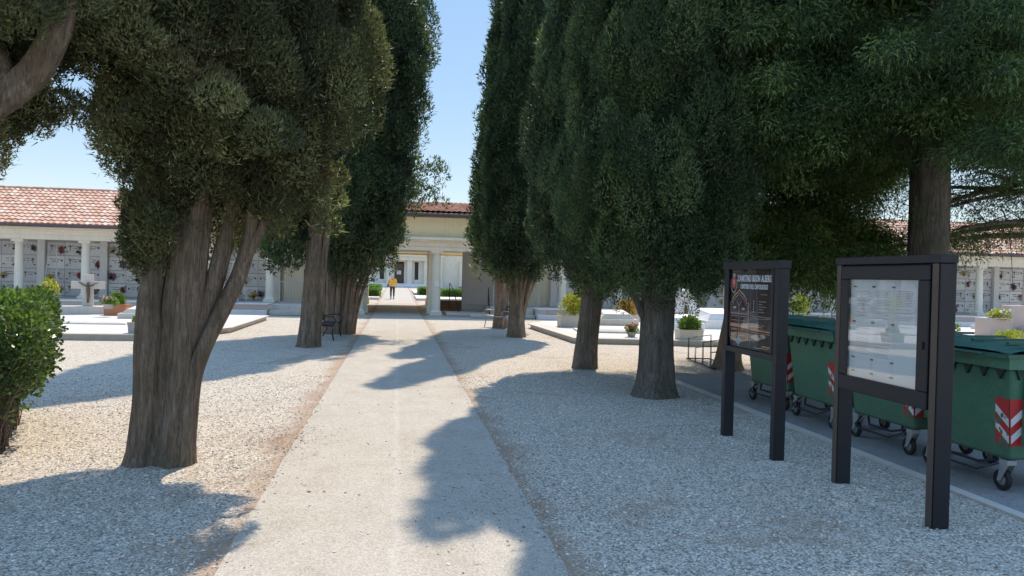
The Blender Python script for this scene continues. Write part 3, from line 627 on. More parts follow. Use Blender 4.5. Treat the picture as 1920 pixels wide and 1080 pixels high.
# right row
RT = 'cypress trees lining the path'
cypress((4.2, 12.2, 0), 'big cypress with flared dark trunk, nearest in the row right of the path',
    [(1.72, .3, .05, 0), (2.0, .7, .02, .1), (2.4, 1.2, .0, .1), (3.0, 1.5, .0, .1), (4.0, 1.6, 0, .1), (5.5, 1.5, .1, .1), (7.5, 1.5, .25, .1), (10, 1.35, .4, 0), (13, .5, 0, 0), (15.5, .1, 0, 0)],
    21, 400000, L=.058, W=.021, vis=8.5, mat='cypress_leaf', cr=(.15, .27), zf=.6, coref=.72, bark='bark_dark',
    trunks=(([(0, 0, -.08), (0, 0, .05), (0, 0, .35), (0, 0, 1.0), (.02, 0, 1.8), (0, 0, 3), (0, 0, 6)], [.46, .37, .30, .265, .27, .22, .14], .07),
            ([(-.15, -.05, 1.15), (-.32, -.08, 1.45), (-.5, -.1, 1.9), (-.6, -.1, 2.5)], [.07, .05, .045, .03], .1),
            ([(.1, -.1, 1.5), (.3, -.2, 2.0), (.5, -.3, 2.7)], [.07, .05, .035], .1), ([(-.1, -.15, 1.5), (-.15, -.3, 1.9), (-.3, -.5, 2.6)], [.06, .045, .03], .1)),
    extra=[((.9, -.3, 2.0), (.4, .4, .35)), ((-.65, -.1, 1.9), (.3, .3, .25)), ((1.2, .1, 2.3), (.4, .4, .4))])
cypress((4.08, 16, 0), 'cypress with a slim straight leaning trunk, second in the right row',
    [(1.9, .25, .1, 0), (2.15, .65, 0, 0), (2.6, 1.0, -.05, 0), (3.2, 1.25, -.1, 0), (4.3, 1.38, -.08, 0), (6, 1.3, -.02, 0), (8, 1.12, .05, 0), (11, .95, 0, 0), (14, .45, 0, 0), (16, .1, 0, 0)],
    22, 230000, L=.09, W=.03, vis=9.5, mat='cypress_leaf_blue', cr=(.15, .27), zf=.6, bark='bark_dark',
    trunks=(([(-.12, 0, -.08), (-.12, 0, .06), (-.08, 0, .6), (0, 0, 1.4), (.05, 0, 2.2), (0, 0, 4)], [.32, .27, .235, .22, .21, .14], .05), ), dead=600,
    extra=[((-.75, 0, 2.75), (.35, .35, .3))])
cypress((3.75, 24.2, 0), 'cypress with stems fanning up like a broom, third in the right row',
    [(2.15, .45, .1, 0), (2.45, .8, .05, 0), (3.0, 1.08, .02, 0), (3.8, 1.15, .08, 0), (5.5, 1.12, .08, 0), (8, .98, .12, 0), (10.5, .68, .16, 0), (14, .5, .1, 0), (17, .08, .1, 0)],
    23, 190000, L=.12, W=.045, vis=12.5, mat='cypress_leaf_blue', cr=(.15, .27), zf=.7, bil=.22, dead=1600,
    trunks=tuple(([(x0, y, -.1), (x0*1.1, y, .5), (x0*1.2+x1*.2, y, 1.2), (x1, y, 2.2), (x1*1.1, y, 3.2)], [r*1.3, r, r*.9, r*.65, r*.4], .12) for x0, x1, y, r in
        ((0, .05, 0, .25), (.12, .5, -.05, .12), (-.12, -.3, -.1, .07), (-.08, -.48, -.05, .05), (.05, .28, -.15, .07), (.0, -.12, -.2, .05), (.14, .68, 0, .07))))
cypress((3.8, 28.3, 0), 'cypress with pinkish trunk behind the pale bench, farthest in the right row',
    [(2.2, .4, 0, 0), (2.6, .9, 0, 0), (3.4, 1.2, 0, 0), (5.5, 1.3, .1, 0), (9, 1.1, .2, 0), (13, .6, .2, 0), (16, .08, .2, 0)],
    24, 90000, L=.15, W=.055, vis=13, mat='cypress_leaf', cr=(.18, .3), bark='bark_red',
    trunks=tuple(([(x0, 0, -.1), (x0*1.1, 0, .6), (x1, 0, 2.2), (x1*1.2, 0, 3.2)], [r*1.3, r, r*.75, r*.5], .12) for x0, x1, r in ((0, 0, .24), (.1, .3, .12), (-.1, -.25, .08))))
cypress((5.75, 21.5, 0), 'cypress with gold and brown dying foliage behind the right row',
    [(2.75, .2, -.3, 0), (3.0, .7, -.4, 0), (3.6, 1.1, -.3, 0), (5, 1.3, 0, 0), (8, 1.2, 0, 0), (12, .6, 0, 0), (14, .08, 0, 0)],
    25, 60000, L=.13, W=.045, vis=9, mat='cypress_leaf', cr=(.22, .36), dead=5000, bark='bark_red',
    trunks=(([(.1, 0, -.1), (.05, 0, .6), (0, 0, 2.2), (-.1, 0, 4)], [.24, .18, .15, .1], .1),)) if False else None

# drooping conifers on the right
def conifer(loc, label, h, boughs, seed, n, L, W, mat, trunk, bark='bark', name='conifer_tree', dead=0, droop=.35, size=(.30, .42), up=-.55, vis=6.2):
    rng = np.random.default_rng(seed); root = empty(name, loc, label, 'tree')
    C = []; Rd = []; k = MB(); k2 = MB()
    for (z, az, ln, rise, dens) in boughs:
        a = R(az); d = Vector((math.cos(a), math.sin(a), 0)); pts = []; N = 7
        tx = float(np.interp(z, [q[2] for q in trunk[0]], [q[0] for q in trunk[0]])); ty = float(np.interp(z, [q[2] for q in trunk[0]], [q[1] for q in trunk[0]]))
        for i in range(N+1):
            t_ = i/N; s = d*ln*t_; side = Vector((-d.y, d.x, 0))*math.sin(t_*2.5+seed+az)*.12*ln
            pts.append(Vector((tx, ty, z))+s+side*t_+Vector((0, 0, rise*t_*ln-droop*ln*t_*t_)))
        p, r = smooth_path(pts, [.05*ln/2.5*(1-.85*i/N)+.006 for i in range(N+1)], .15); (k if dens > .3 else k2).tube(p, r, 7)
        # side twigs
        for _ in range(int(ln*7)):
            i = int(rng.uniform(.25, 1)*(len(p)-1)); s0 = p[i]; dd = Vector(rng.normal(size=3)); dd.z *= .35; dd += d*.8; dd.normalize(); l = rng.uniform(.3, .8)*(1.5 if dens < .5 else 1)
            e = s0+dd*l+Vector((0, 0, -.18*l)); q = [s0, s0+dd*l*.5+Vector((0, 0, .02)), e]; k.tube(q, [.011, .007, .003], 5)
            if rng.random() < dens:
                for f in (.45, .95):
                    c = s0.lerp(e, f); q_ = rng.uniform(*size)*(1 if dens > .5 else .5); C.append(tuple(c+Vector((0, 0, -.05)))); Rd.append((q_, q_, q_*rng.uniform(.6, 1.0)))
        for _ in range(int(ln*7*dens)):
            i = int(rng.uniform(.2, 1)*(len(p)-1)); o = rng.normal(size=3)*.22; q_ = rng.uniform(*size); C.append(tuple(np.array(p[i])+o-np.array([0, 0, .08]))); Rd.append((q_, q_, q_*.8))
    C = np.array(C); Rd = np.array(Rd); lo_ = C[:, 2] < vis; V, q = leaves(rng, C[lo_], Rd[lo_], n, L, W, up=up, outw=.7, jit=.45, shell=(.3, 1.1))
    parts = [(V, q, 0)]
    if (~lo_).any(): V, q = leaves(rng, C[~lo_], Rd[~lo_]*1.1, int(n*.40), L*2.3, W*3.0, up=up, shell=(.2, 1.1)); parts.append((V, q, 0))
    if dead: 
        sel = rng.choice(len(C), max(3, len(C)//14)); V2, q2 = leaves(rng, C[sel], Rd[sel]*.9, dead, L, W, up=-.5); parts.append((V2, q2, 1))
    leaf_obj('crown', parts, [mat, 'dead_leaf'], root)
    stem('trunk', root, trunk[0], trunk[1], .06, bark, seed)
    k.build('branches', bark, root, smooth=True)
    if k2.v: k2.build('bare_branches', bark, root, smooth=True)
    return root
rg = random.Random(8); B = []
z = 4.5
while z < 16.5:
    for j in range(5 if z < 6.5 else 8):
        az = rg.uniform(0, 360); sc_ = max(.25, 1-(z-4)/14); B.append((z+rg.uniform(-.2, .2), az, (4.6 if 95 < az < 300 else 3.4)*max(sc_, .66), rg.uniform(.05, .3), 1))
    z += .42
for az, ln, rise, z in ((195, 4.2, .14, 4.5), (212, 4.0, .2, 4.7), (235, 3.6, .2, 4.9), (180, 4.3, .16, 4.5), (205, 4.4, .22, 5.1), (225, 4.3, .24, 5.2), (250, 3.9, .25, 5.2), (265, 3.2, .2, 5.3), (160, 3.8, .1, 4.3), (280, 3.0, .15, 5.3), (300, 3.0, .2, 5.4), (190, 4.8, .22, 5.4), (210, 4.8, .25, 5.8), (240, 4.4, .25, 5.6), (320, 3.0, .2, 5.4), (340, 2.6, .15, 5.4),
        (185, 4.0, .1, 7.5), (178, 3.8, .1, 8.6), (192, 3.9, .1, 9.6), (172, 3.6, .1, 10.4), (200, 3.9, .1, 8.2), (183, 3.5, .1, 11.4), (210, 3.6, .1, 9.9)):
    B.append((z, az, ln, rise, 1))
conifer((9.45, 12.7, 0), 'tall dark conifer with thick bare lower trunk and drooping boughs behind the green bins', 13, B, 31, 430000, .085, .022, 'cedar_leaf',
    ([(0, 0, -.1), (0, 0, .4), (0, 0, 2), (0, 0, 4), (0, 0, 8), (0, 0, 17)], [.5, .39, .345, .32, .22, .04]), 'bark_dark', up=-.5, droop=.27)
B = []; z = 2.5; rg = random.Random(5)
while z < 11:
    for j in range(5): B.append((z+rg.uniform(-.2, .2), rg.uniform(0, 360), 2.9*max(.3, 1-(z-2.3)/13), rg.uniform(.05, .25), .9))
    z += .40
for az, ln, z in ((-75, 2.9, 2.6), (-50, 2.6, 2.7), (-100, 2.7, 2.5), (-20, 2.9, 2.5), (0, 3, 2.9), (-130, 2.0, 2.6), (-60, 3.0, 3.1), (-85, 2.8, 3.4), (-35, 3.2, 3.2), (-10, 3.2, 2.5), (10, 3, 2.6)): B.append((z, az, ln, .08, .95))
conifer((7.15, 15.9, 0), 'conifer with low drooping green boughs and rusty patches behind the map board', 9, B, 32, 230000, .095, .024, 'fresh_leaf',
    ([(0, 0, -.1), (0, 0, .25), (.1, 0, 1.2), (.25, 0, 2.6), (.4, 0, 5), (.4, 0, 11.5)], [.42, .27, .2, .17, .12, .03]), 'bark_red', dead=16000)
# sparse cedar whose lower branches cross in front of the far roof
B = [(3.9, 187, 4.4, .02, .3), (4.2, 196, 4.7, -.05, .28), (3.1, 202, 4.3, .12, .35), (3.6, 178, 4.0, .22, .25), (4.4, 212, 3.8, -.12, .28), (3.3, 168, 4.4, .0, .4), (4.0, 205, 4.4, .12, .25), (3.4, 192, 4.0, .3, .25), (2.9, 185, 4.4, .1, .45), (4.2, 200, 4.0, .12, .3), (4.5, 180, 4.2, .2, .6), (4.8, 210, 4, .2, .8), (4.9, 190, 4.3, .2, .9), (5.3, 170, 4.2, .2, .9), (5.5, 200, 4, .2, .9), (5.2, 220, 4, .2, .9)]
for j in range(26): B.append((5+j*.25, rg.uniform(0, 360), 3.4-j*.1, .15, .8))
conifer((13.9, 13.6, 0), 'sparse cedar at the right edge with long nearly bare branches across the tiled roof', 12, B, 33, 120000, .07, .018, 'cedar_leaf',
    ([(0, 0, -.1), (0, 0, .4), (0, 0, 4), (0, 0, 12)], [.45, .35, .28, .04]), 'bark_dark', droop=.16)

# foreground hedge on the left
def hedge():
    root = empty('hedge', (-5.6, 9.4, 0), 'broad leafy green hedge with bare woody stems at its foot, left edge', 'hedge')
    rng = np.random.default_rng(5); N = 520; C = []; Rd = []
    for i in range(N):
        x = rng.uniform(-2.6, 2.1); y = rng.uniform(-1.25, 1.55); z = rng.uniform(.55, 1.40)
        edge = 1.98-.36*(y+1.25)-.35*max(0, .9-z)*1.3; 
        if x > edge: x = edge-rng.uniform(0, .1)
        if rng.random() < .6:
            f = rng.integers(0, 3)
            if f == 0: z = 1.30+.07*math.sin(x*3)+.1*rng.random()
            elif f == 1: x = edge+rng.uniform(-.08, .06)
            else: y = -1.25+rng.uniform(-.06, .06)
        r = rng.uniform(.13, .24); C.append((x, y, z)); Rd.append((r, r, r))
    C = np.array(C); Rd = np.array(Rd); V, q = leaves(rng, C, Rd, 52000, .058, .034, up=.35, outw=.7, jit=.6, quad=True)
    top = C[C[:, 2] > 1.2]; V2, q2 = leaves(rng, top+np.array([0, 0, .06]), np.full((len(top), 3), .16), 9000, .055, .034, up=.9, quad=True)
    leaf_obj('leaves', [(V, q, 0), (V2, q2, 1)], ['hedge_leaf', 'box_leaf'], root)
    b = MB()
    for i in range(230):
        y = rng.uniform(-1.1, 1.4) if i % 3 else -1.05+rng.uniform(-.1, .3); xe = 1.80-.36*(y+1.25); x = rng.uniform(-2.3, xe) if i % 2 else xe+rng.uniform(-.35, .0)
        p = [(x, y, -.02), (x+rng.normal()*.05, y+rng.normal()*.05, .25), (x+rng.normal()*.12, y+rng.normal()*.1, .6), (x+rng.normal()*.2, y+rng.normal()*.15, 1.0)]
        r = rng.uniform(.006, .017); b.tube(p, [r, r*.9, r*.7, r*.4], 6)
    b.build('stems', 'bark_red', root, smooth=True)
hedge()

def scatter():
    rng = np.random.default_rng(9)
    bm = bmesh.new(); bmesh.ops.create_icosphere(bm, subdivisions=1, radius=1); base = np.array([v.co for v in bm.verts]); fc = np.array([[v.index for v in f.verts] for f in bm.faces]); bm.free()
    n = 42000; y = 3.6+11*rng.random(n)**1.6; x = -6+12.5*rng.random(n); on = np.abs(x) < 1.11; keep = ~on | (rng.random(n) < .012) | (on & (np.abs(x) > 1.03) & (rng.random(n) < .35)); keep &= x < 4.9-.0+.008*y
    x, y = x[keep], y[keep]; n = len(x); s = rng.uniform(.005, .0125, (n, 1)); on = np.abs(x) < 1.11
    sh = np.stack([s[:, 0]*rng.uniform(.8, 1.7, n), s[:, 0]*rng.uniform(.7, 1.1, n), s[:, 0]*rng.uniform(.45, .8, n)], 1); a = rng.uniform(0, 6.28, n); ca, sa = np.cos(a), np.sin(a)
    P = base[None]*sh[:, None]*(1+.18*rng.normal(size=(n, len(base), 1))); X = P[..., 0]*ca[:, None]-P[..., 1]*sa[:, None]+x[:, None]; Y = P[..., 0]*sa[:, None]+P[..., 1]*ca[:, None]+y[:, None]; Z = P[..., 2]+(sh[:, 2]*.35+np.where(on, .014, 0))[:, None]
    V = np.stack([X, Y, Z], 2)[:, fc].reshape(-1, 3, 3); rn = np.repeat(rng.random(n), len(fc)); o = leaf_obj('loose_gravel', [(V, rn, 0)], ['pebble']); tag(o, 'loose pale pebbles lying over the gravel and along the path edges', 'gravel', kind='stuff')
    # fallen scale leaves and twigs
    n = 9000; t_ = rng.random(n); cx = np.array([-2.2, 4.2, 4.08, 3.8, 1.3, -1.3, 4.2, 3.6]); cy = np.array([7.9, 12.2, 16, 8, 6.5, 9, 6, 4.6]); sp = np.array([1.2, 1.5, 1.2, 1.6, .9, .5, 1.4, 1.3]); k = rng.integers(0, 8, n)
    C = np.stack([cx[k]+rng.normal(size=n)*sp[k]*.6, cy[k]+rng.normal(size=n)*sp[k], np.full(n, .018)], 1); C[:, 1] = np.maximum(C[:, 1], 3.4); V, q = leaves(rng, C, np.full((n, 3), .004), n, .035, .009, up=0, outw=.3, jit=1); V[..., 2] = .014+np.abs(V[..., 2]-.018)*.25
    o = leaf_obj('fallen_needles', [(V, q, 0)], ['dead_leaf']); tag(o, 'brown fallen cypress sprigs scattered over gravel and path', 'leaf litter', kind='stuff')
scatter()

# ------------------------------------------------------------------ notice boards
def ribbon(b, pts, wd, x, th=.002, closed=False):
    """flat strip in the YZ plane at x; pts (y,z)"""
    P = [Vector((0, p[0], p[1])) for p in pts]; N = len(P); L_, R_ = [], []
    for i, p in enumerate(P):
        d = (P[(i+1) % N]-P[i-1]) if closed else (P[min(i+1, N-1)]-P[max(i-1, 0)]); d.normalize(); n_ = Vector((0, -d.z, d.y))
        L_.append((x, p.y+n_.y*wd/2, p.z+n_.z*wd/2)); R_.append((x, p.y-n_.y*wd/2, p.z-n_.z*wd/2))
    fs = [(i, (i+1) % N, N+(i+1) % N, N+i) for i in range(N if closed else N-1)]; b.add(L_+R_, fs)
def text_mesh(name, s, size, mat, parent, loc, italic=0, sx=1, bold=0.0):
    # lettering on a board whose face looks towards -X; text reads from +Y to -Y
    cu = bpy.data.curves.new(name, 'FONT'); cu.body = s; cu.size = size; cu.align_x = 'CENTER'; cu.extrude = .001; cu.shear = italic; cu.offset = bold; cu.space_character = 1.12
    o = bpy.data.objects.new(name, cu); col.objects.link(o); dg = bpy.context.evaluated_depsgraph_get(); me = bpy.data.meshes.new_from_object(o.evaluated_get(dg)); bpy.data.objects.remove(o); bpy.data.curves.remove(cu)
    me.name = name; me.materials.clear(); me.materials.append(M[mat]); o = link(name, me, parent); o.location = loc; o.rotation_euler = (R(90), 0, R(-90)); o.scale = (sx, 1, 1); return o
# map board: posts at y=7.84 and y=9.06
mb = empty('map_board', (4.06, 8.42, 0), 'black framed map board with white lettering and orange plan, the smaller of the two boards', 'sign')
for y in (-.64, .64):
    b = MB(); b.box(-.06, .07, y-.045, y+.045, -.15, 2.12); b.build('post', 'black_metal', mb, bev=.006)
b = MB(); b.box(-.075, .08, -.70, .70, 2.06, 2.15); b.box(-.06, .07, -.594, .594, 1.06, 1.13); b.box(-.07, -.045, -.595, -.55, 1.131, 2.059); b.box(-.07, -.045, .55, .595, 1.131, 2.059); b.build('frame', 'black_metal', mb, bev=.006)
b = MB(); b.box(-.03, .05, -.594, .594, 1.131, 2.059); pn = b.build('panel', 'sign_black', mb)
X0 = -.034
text_mesh('title_lettering', 'S.MARTINO BUON ALBERG', .104, 'sign_white', pn, (X0, -.065, 1.915), sx=.62, bold=.003)
text_mesh('subtitle_lettering', 'CIMITERO DEL CAPOLUOGO', .074, 'sign_white', pn, (X0, -.065, 1.83), sx=.64, bold=.0022)
b = MB(); b.lathe([(.001, X0-.001), (.028, X0-.001), (.028, X0+.002)], (0, .46, 1.985), 16, 'x'); 
b.cur = 1; b.add([(X0-.001, .51, 1.95), (X0-.001, .41, 1.95), (X0-.001, .41, 1.86), (X0-.001, .46, 1.82), (X0-.001, .51, 1.86)], [(0, 1, 2, 3, 4)])
b.cur = 0; ribbon(b, [(.54, 1.94), (.545, 1.86), (.51, 1.80), (.46, 1.77), (.41, 1.80), (.375, 1.86), (.38, 1.94)], .014, X0-.002); b.add([(X0-.003, .475, 1.93), (X0-.003, .445, 1.93), (X0-.003, .445, 1.88), (X0-.003, .475, 1.88)], [(0, 1, 2, 3)])
b.build('crest', ['sign_pale', 'sign_red'], pn)
b = MB(); OR = 0
def ogee(s, w_=1): # pointed arch top outline centred y=.3
    top = [(.0, 1.0), (.035, .93), (.10, .87), (.165, .80), (.19, .70), (.25, .70)]
    l = [(.30+y*s, 1.30+z*.45*1.0+0) for y, z in top]; return l
arch = [(.30-.25*1, 1.66), (.30-.19, 1.66), (.30-.175, 1.71), (.30-.12, 1.755), (.30-.04, 1.785), (.30, 1.815), (.30+.04, 1.785), (.30+.12, 1.755), (.30+.175, 1.71), (.30+.19, 1.66), (.30+.25, 1.66)]
out = [(.05, 1.24)]+arch+[(.55, 1.24), (.36, 1.20), (.30, 1.155), (.24, 1.20)]
ribbon(b, out, .016, X0-.001, closed=True); ribbon(b, [(.30+(y-.30)*.86, 1.42+(z-1.42)*.90) for y, z in out[1:12]]+[(.515, 1.27), (.085, 1.27)], .007, X0-.001, closed=True)
for z in (1.53, 1.41): ribbon(b, [(.06, z), (.54, z)], .009, X0-.002)
ribbon(b, [(.06, 1.385), (.54, 1.385)], .035, X0-.0025); ribbon(b, [(.30, 1.25), (.30, 1.62)], .012, X0-.002); ribbon(b, [(.30, 1.62), (.36, 1.68)], .01, X0-.002); ribbon(b, [(.30, 1.62), (.24, 1.68)], .01, X0-.002)
for z in (1.35, 1.33, 1.30, 1.28):
    ribbon(b, [(.09, z), (.27, z)], .004, X0-.002); ribbon(b, [(.33, z), (.51, z)], .004, X0-.002)
for y0, y1, z0, z1 in ((.10, .25, 1.45, 1.5), (.34, .5, 1.45, 1.5), (.36, .5, 1.30, 1.34)): ribbon(b, [(y0, z0), (y1, z0), (y1, z1), (y0, z1)], .006, X0-.003, closed=True)
for q in (.016, ): ribbon(b, [(-.02, 1.36), (-.52, 1.36), (-.52, 1.19), (-.3, 1.19)], q, X0-.001); ribbon(b, [(-.02, 1.40), (-.3, 1.40)], .008, X0-.001); ribbon(b, [(-.02, 1.33), (-.49, 1.33), (-.49, 1.21)], .006, X0-.001); ribbon(b, [(-.02, 1.42), (-.36, 1.42)], .006, X0-.001)
b.cur = 1; b.add([(X0-.002, .24+.0, 1.24), (X0-.002, .36, 1.24), (X0-.002, .40, 1.215), (X0-.002, .30, 1.17), (X0-.002, .20, 1.215)], [(0, 1, 2, 3, 4)])
b.cur = 2
for (cy, cz, ry, rz) in ((.42, 1.60, .05, .012), (.19, 1.59, .05, .012), (-.16, 1.28, .14, .028), (-.30, 1.30, .10, .02)):  # lower right pair: glass reflections painted in as pale blobs
    b.add([(X0-.002, cy+ry*math.cos(a*.52), cz+rz*math.sin(a*.52)*(1+.3*math.sin(a*5))) for a in range(12)], [tuple(range(12))])
for z in (1.69, 1.66, 1.63, 1.60, 1.57):
    b.add([(X0-.002, -.08+.013*math.cos(a*.79), z+.011*math.sin(a*.79)) for a in range(8)], [tuple(range(8))]); ribbon(b, [(-.2, z), (-.2-.14-.05*math.sin(z*90), z)], .005, X0-.002)
ribbon(b, [(-.24, 1.765), (-.27, 1.778), (-.30, 1.762), (-.33, 1.776), (-.37, 1.765), (-.4, 1.772)], .006, X0-.002)
ribbon(b, [(0, 1.16), (0, 1.78)], .003, X0-.002); ribbon(b, [(-.02, 1.52), (-.5, 1.515)], .006, X0-.002); ribbon(b, [(-.02, 1.50), (-.26, 1.49), (-.5, 1.505)], .004, X0-.002)
ribbon(b, [(-.1, 1.17), (-.2, 1.16), (-.3, 1.17), (-.42, 1.165), (-.46, 1.18)], .008, X0-.002)
b.build('plan_and_glare', ['sign_orange', 'sign_blue', 'sign_pale'], pn)
b = MB(); b.box(-.0445, -.0425, -.549, .549, 1.14, 2.055); b.build('glass', 'glass_clear', mb)

# glazed notice case: posts at y=5.50 and y=6.86
nb = empty('notice_case', (4.24, 6.18, 0), 'large glazed black notice case with white backing and paper sheets, nearest board on the right', 'sign')
for y in (-.66, .68):
    b = MB(); b.box(-.065, .075, y-.05, y+.05, -.15, 2.09); b.build('post', 'black_metal', nb, bev=.006)
    b = MB(); b.box(-.075, -.066, y-.035, y+.035, .0, 2.088); b.build('post_strip', 'bronze_metal', nb, bev=.003)
b = MB(); b.box(-.08, .08, -.72, .74, 2.091, 2.16); b.build('top_rail', 'black_metal', nb, bev=.006)
b = MB(); b.box(-.05, .06, -.609, .629, .93, 2.09); cs = b.build('case', 'black_metal', nb, bev=.01)
b = MB()
b.box(-.085, -.051, -.605, .625, 1.955, 2.075); b.box(-.085, -.051, -.605, .625, .92, 1.06); b.box(-.085, -.051, -.605, -.47, 1.061, 1.954); b.box(-.085, -.051, .50, .625, 1.061, 1.954); dr = b.build('door', 'black_metal', nb, bev=.008)
b = MB(); b.box(-.10, -.086, -.56, -.53, 1.40, 1.46); b.build('lock', 'iron', dr)
b = MB(); b.box(-.0565, -.0505, -.47, .50, 1.061, 1.954); b.build('backing', 'backing', nb)
b = MB()
for y0, y1, z0, z1 in ((.15, .42, 1.56, 1.88), (-.13, .145, 1.56, 1.885), (-.42, -.135, 1.56, 1.89), (.15, .42, 1.235, 1.555), (-.135, .145, 1.225, 1.555), (.16, .40, 1.12, 1.23), (-.13, .14, 1.115, 1.22)):
    b.box(-.0595, -.0575, y0, y1, z0, z1)
b.build('sheets', 'paper', nb)
b = MB(); g_ = random.Random(2)
for y0, y1, z0, z1 in ((.18, .40, 1.60, 1.85), (-.11, .12, 1.6, 1.86), (-.40, -.16, 1.6, 1.86), (.18, .40, 1.27, 1.53), (-.11, .12, 1.26, 1.53)):
    z = z1
    while z > z0: b.box(-.0602, -.0597, y0+g_.uniform(0, .05), y1, z-.004, z); z -= g_.choice((.014, .014, .03))
b.build('printed_lines', 'galv', nb)
b = MB()
for y in (.43, .148, -.132): 
    for z in (1.89, 1.57, 1.24, 1.115): b.box(-.064, -.06, y-.022, y+.022, z-.006, z+.006)
b.build('clips', 'iron', nb)
b = MB(); b.box(-.0765, -.0735, -.4695, .4995, 1.0615, 1.9535); b.build('glass_pane', 'glass', dr)

# ------------------------------------------------------------------ wheeled bins (front long side faces the path)
def make_bin():
    root = empty('wheeled_bin', (0, 0, 0), '', 'bin', 'green wheeled bins in a row')
    b = MB(); b.box(-.48, .48, -.62, .62, .30, 1.16, .09, .06); b.build('body', 'bin_green', root, bev=.03)
    # rim with hanging triangular teeth
    b = MB(); b.box(-.54, .54, -.685, .685, 1.161, 1.26); b.cur = 0
    b.cur = 1
    for y in np.arange(-.52, .56, .208):
        for s in (-1,):
            x = s*.487; b.add([(x-.008, y-.062, 1.160), (x-.008, y+.062, 1.160), (x-.008, y, 1.06), (x+.02, y-.062, 1.160), (x+.02, y+.062, 1.160), (x+.02, y, 1.06)], [(0, 1, 2), (3, 5, 4), (0, 2, 5, 3), (1, 4, 5, 2), (0, 3, 4, 1)])
    for x in np.arange(-.38, .42, .155):
        for s in (-1,):
            y = s*.63; b.add([(x-.04, y-.006, 1.16), (x+.04, y-.006, 1.16), (x, y-.006, 1.06), (x-.04, y+.02, 1.16), (x+.04, y+.02, 1.16), (x, y+.02, 1.06)], [(0, 1, 2), (3, 5, 4), (0, 2, 5, 3), (1, 4, 5, 2), (0, 3, 4, 1)])
    b.build('rim', ['bin_green', 'dark_green'], root)
    # slightly domed lid
    n = 10; vs = []; fs = []
    for i in range(n+1):
        for j in range(n+1):
            x = -.56+1.12*i/n; y = -.70+1.40*j/n; e = min(i, n-i)/n; e2 = min(j, n-j)/n; z = 1.302+.055*math.sin(math.pi*i/n)**.6+.02*min(1, e2*8)
            vs.append((x, y, z))
    for i in range(n):
        for j in range(n): fs.append((i*(n+1)+j, (i+1)*(n+1)+j, (i+1)*(n+1)+j+1, i*(n+1)+j+1))
    b = MB(); b.add(vs, fs); b.box(-.565, .565, -.705, .705, 1.262, 1.30); b.box(-.3, -.1, -.715, -.706, 1.27, 1.30); b.box(-.572, -.566, -.35, .35, 1.27, 1.297)
    for y in (-.45, 0, .45): b.box(-.36, .40, y-.02, y+.02, 1.37, 1.395)
    lid = b.build('lid', 'bin_lid', root, smooth=True, auto=30)
    b = MB(); b.tube([(-.60, -.4, 1.285), (-.60, .4, 1.285)], .013, 8)
    for y in (-.39, .39): b.tube([(-.60, y, 1.285), (-.566, y, 1.285)], .01, 8)
    b.build('handle', 'bin_lid', lid)
    for y in (-.715, .715): b = MB(); b.lathe([(.03, -.03), (.03, .03)], (-.02, y, 1.21), 12, 'y'); b.build('trunnion', 'galv', root)
    # vertical ribs on the end wall
    b = MB()
    for x in (-.30, -.1, .1, .30): b.box(x-.02, x+.02, -.655, -.60, .45, 1.155)
    b.build('end_ribs', 'bin_green', root, bev=.008)
    # castors: rubber tyre, hub, galvanised fork
    for x in (-.36, .36):
        for y in (-.50, .50):
            f = MB(); f.box(x-.05, x+.05, y-.05, y+.05, .255, .30)
            for s in (-.038, .038): f.add([(x+s-.003, y-.05, .255), (x+s-.003, y+.05, .255), (x+s-.003, y+.075, .10), (x+s-.003, y+.045, .08), (x+s+.003, y-.05, .255), (x+s+.003, y+.05, .255), (x+s+.003, y+.075, .10), (x+s+.003, y+.045, .08)], [(0, 1, 2, 3), (4, 7, 6, 5), (0, 4, 5, 1), (1, 5, 6, 2), (2, 6, 7, 3), (3, 7, 4, 0)])
            f.tube([(x-.055, y+.055, .10), (x+.055, y+.055, .10)], .012, 8); fk = f.build('castor', 'galv', root)
            t_ = MB(); t_.lathe([(.06, -.022), (.092, -.024), (.10, -.012), (.10, .012), (.092, .024), (.06, .022)], (x, y+.055, .101), 24, 'x', cap=False); t_.build('tyre', 'rubber', fk, smooth=True, auto=40)
            t_ = MB(); t_.lathe([(.015, -.028), (.03, -.026), (.06, -.012), (.06, .012), (.03, .026), (.015, .028)], (x, y+.055, .101), 16, 'x'); t_.build('wheel_hub', 'wheel_hub', fk, smooth=True, auto=40)
    b = MB(); b.tube([(-.36, -.45, .27), (-.50, -.36, .20), (-.52, -.30, .17), (-.52, .30, .17), (-.50, .36, .20), (-.36, .45, .27)], .012, 8); b.tube([(-.3, -.4, .28), (-.42, -.2, .22), (-.42, .2, .22), (-.3, .4, .28)], .014, 8); b.build('pedal_bar', 'iron', root)
    # red and white chevrons wrapped round the two near corners
    def slat(b, px, py0, py1, z0, z1, rise, side):
        pass
    for sy in (-1,):
        rd = MB(); 
        zb, zt = .44, .88
        def xf(z): return -.48+.09*(1.16-z)/.86
        def yf(z): return (.62-.06*(1.16-z)/.86)*sy
        def quadf(y0, y1, za0, za1, zb0, zb1, off):   # on the long face; y measured in from the corner
            return [(xf(z)-off, yf(z)-sy*y, z) for y, z in ((y0, za0), (y1, zb0), (y1, zb1), (y0, za1))]
        def quade(x0, x1, za0, za1, zb0, zb1, off):
            return [(xf(z)+x, yf(z)+sy*off, z) for x, z in ((x0, za0), (x1, zb0), (x1, zb1), (x0, za1))]
        W_ = .17; rd.add(quadf(.0, W_, zb, zt, zb, zt, .004), [(0, 1, 2, 3)]); rd.add(quade(.0, W_, zb, zt, zb, zt, .004), [(0, 1, 2, 3)])
        rd.cur = 1; g_ = random.Random(3+sy)
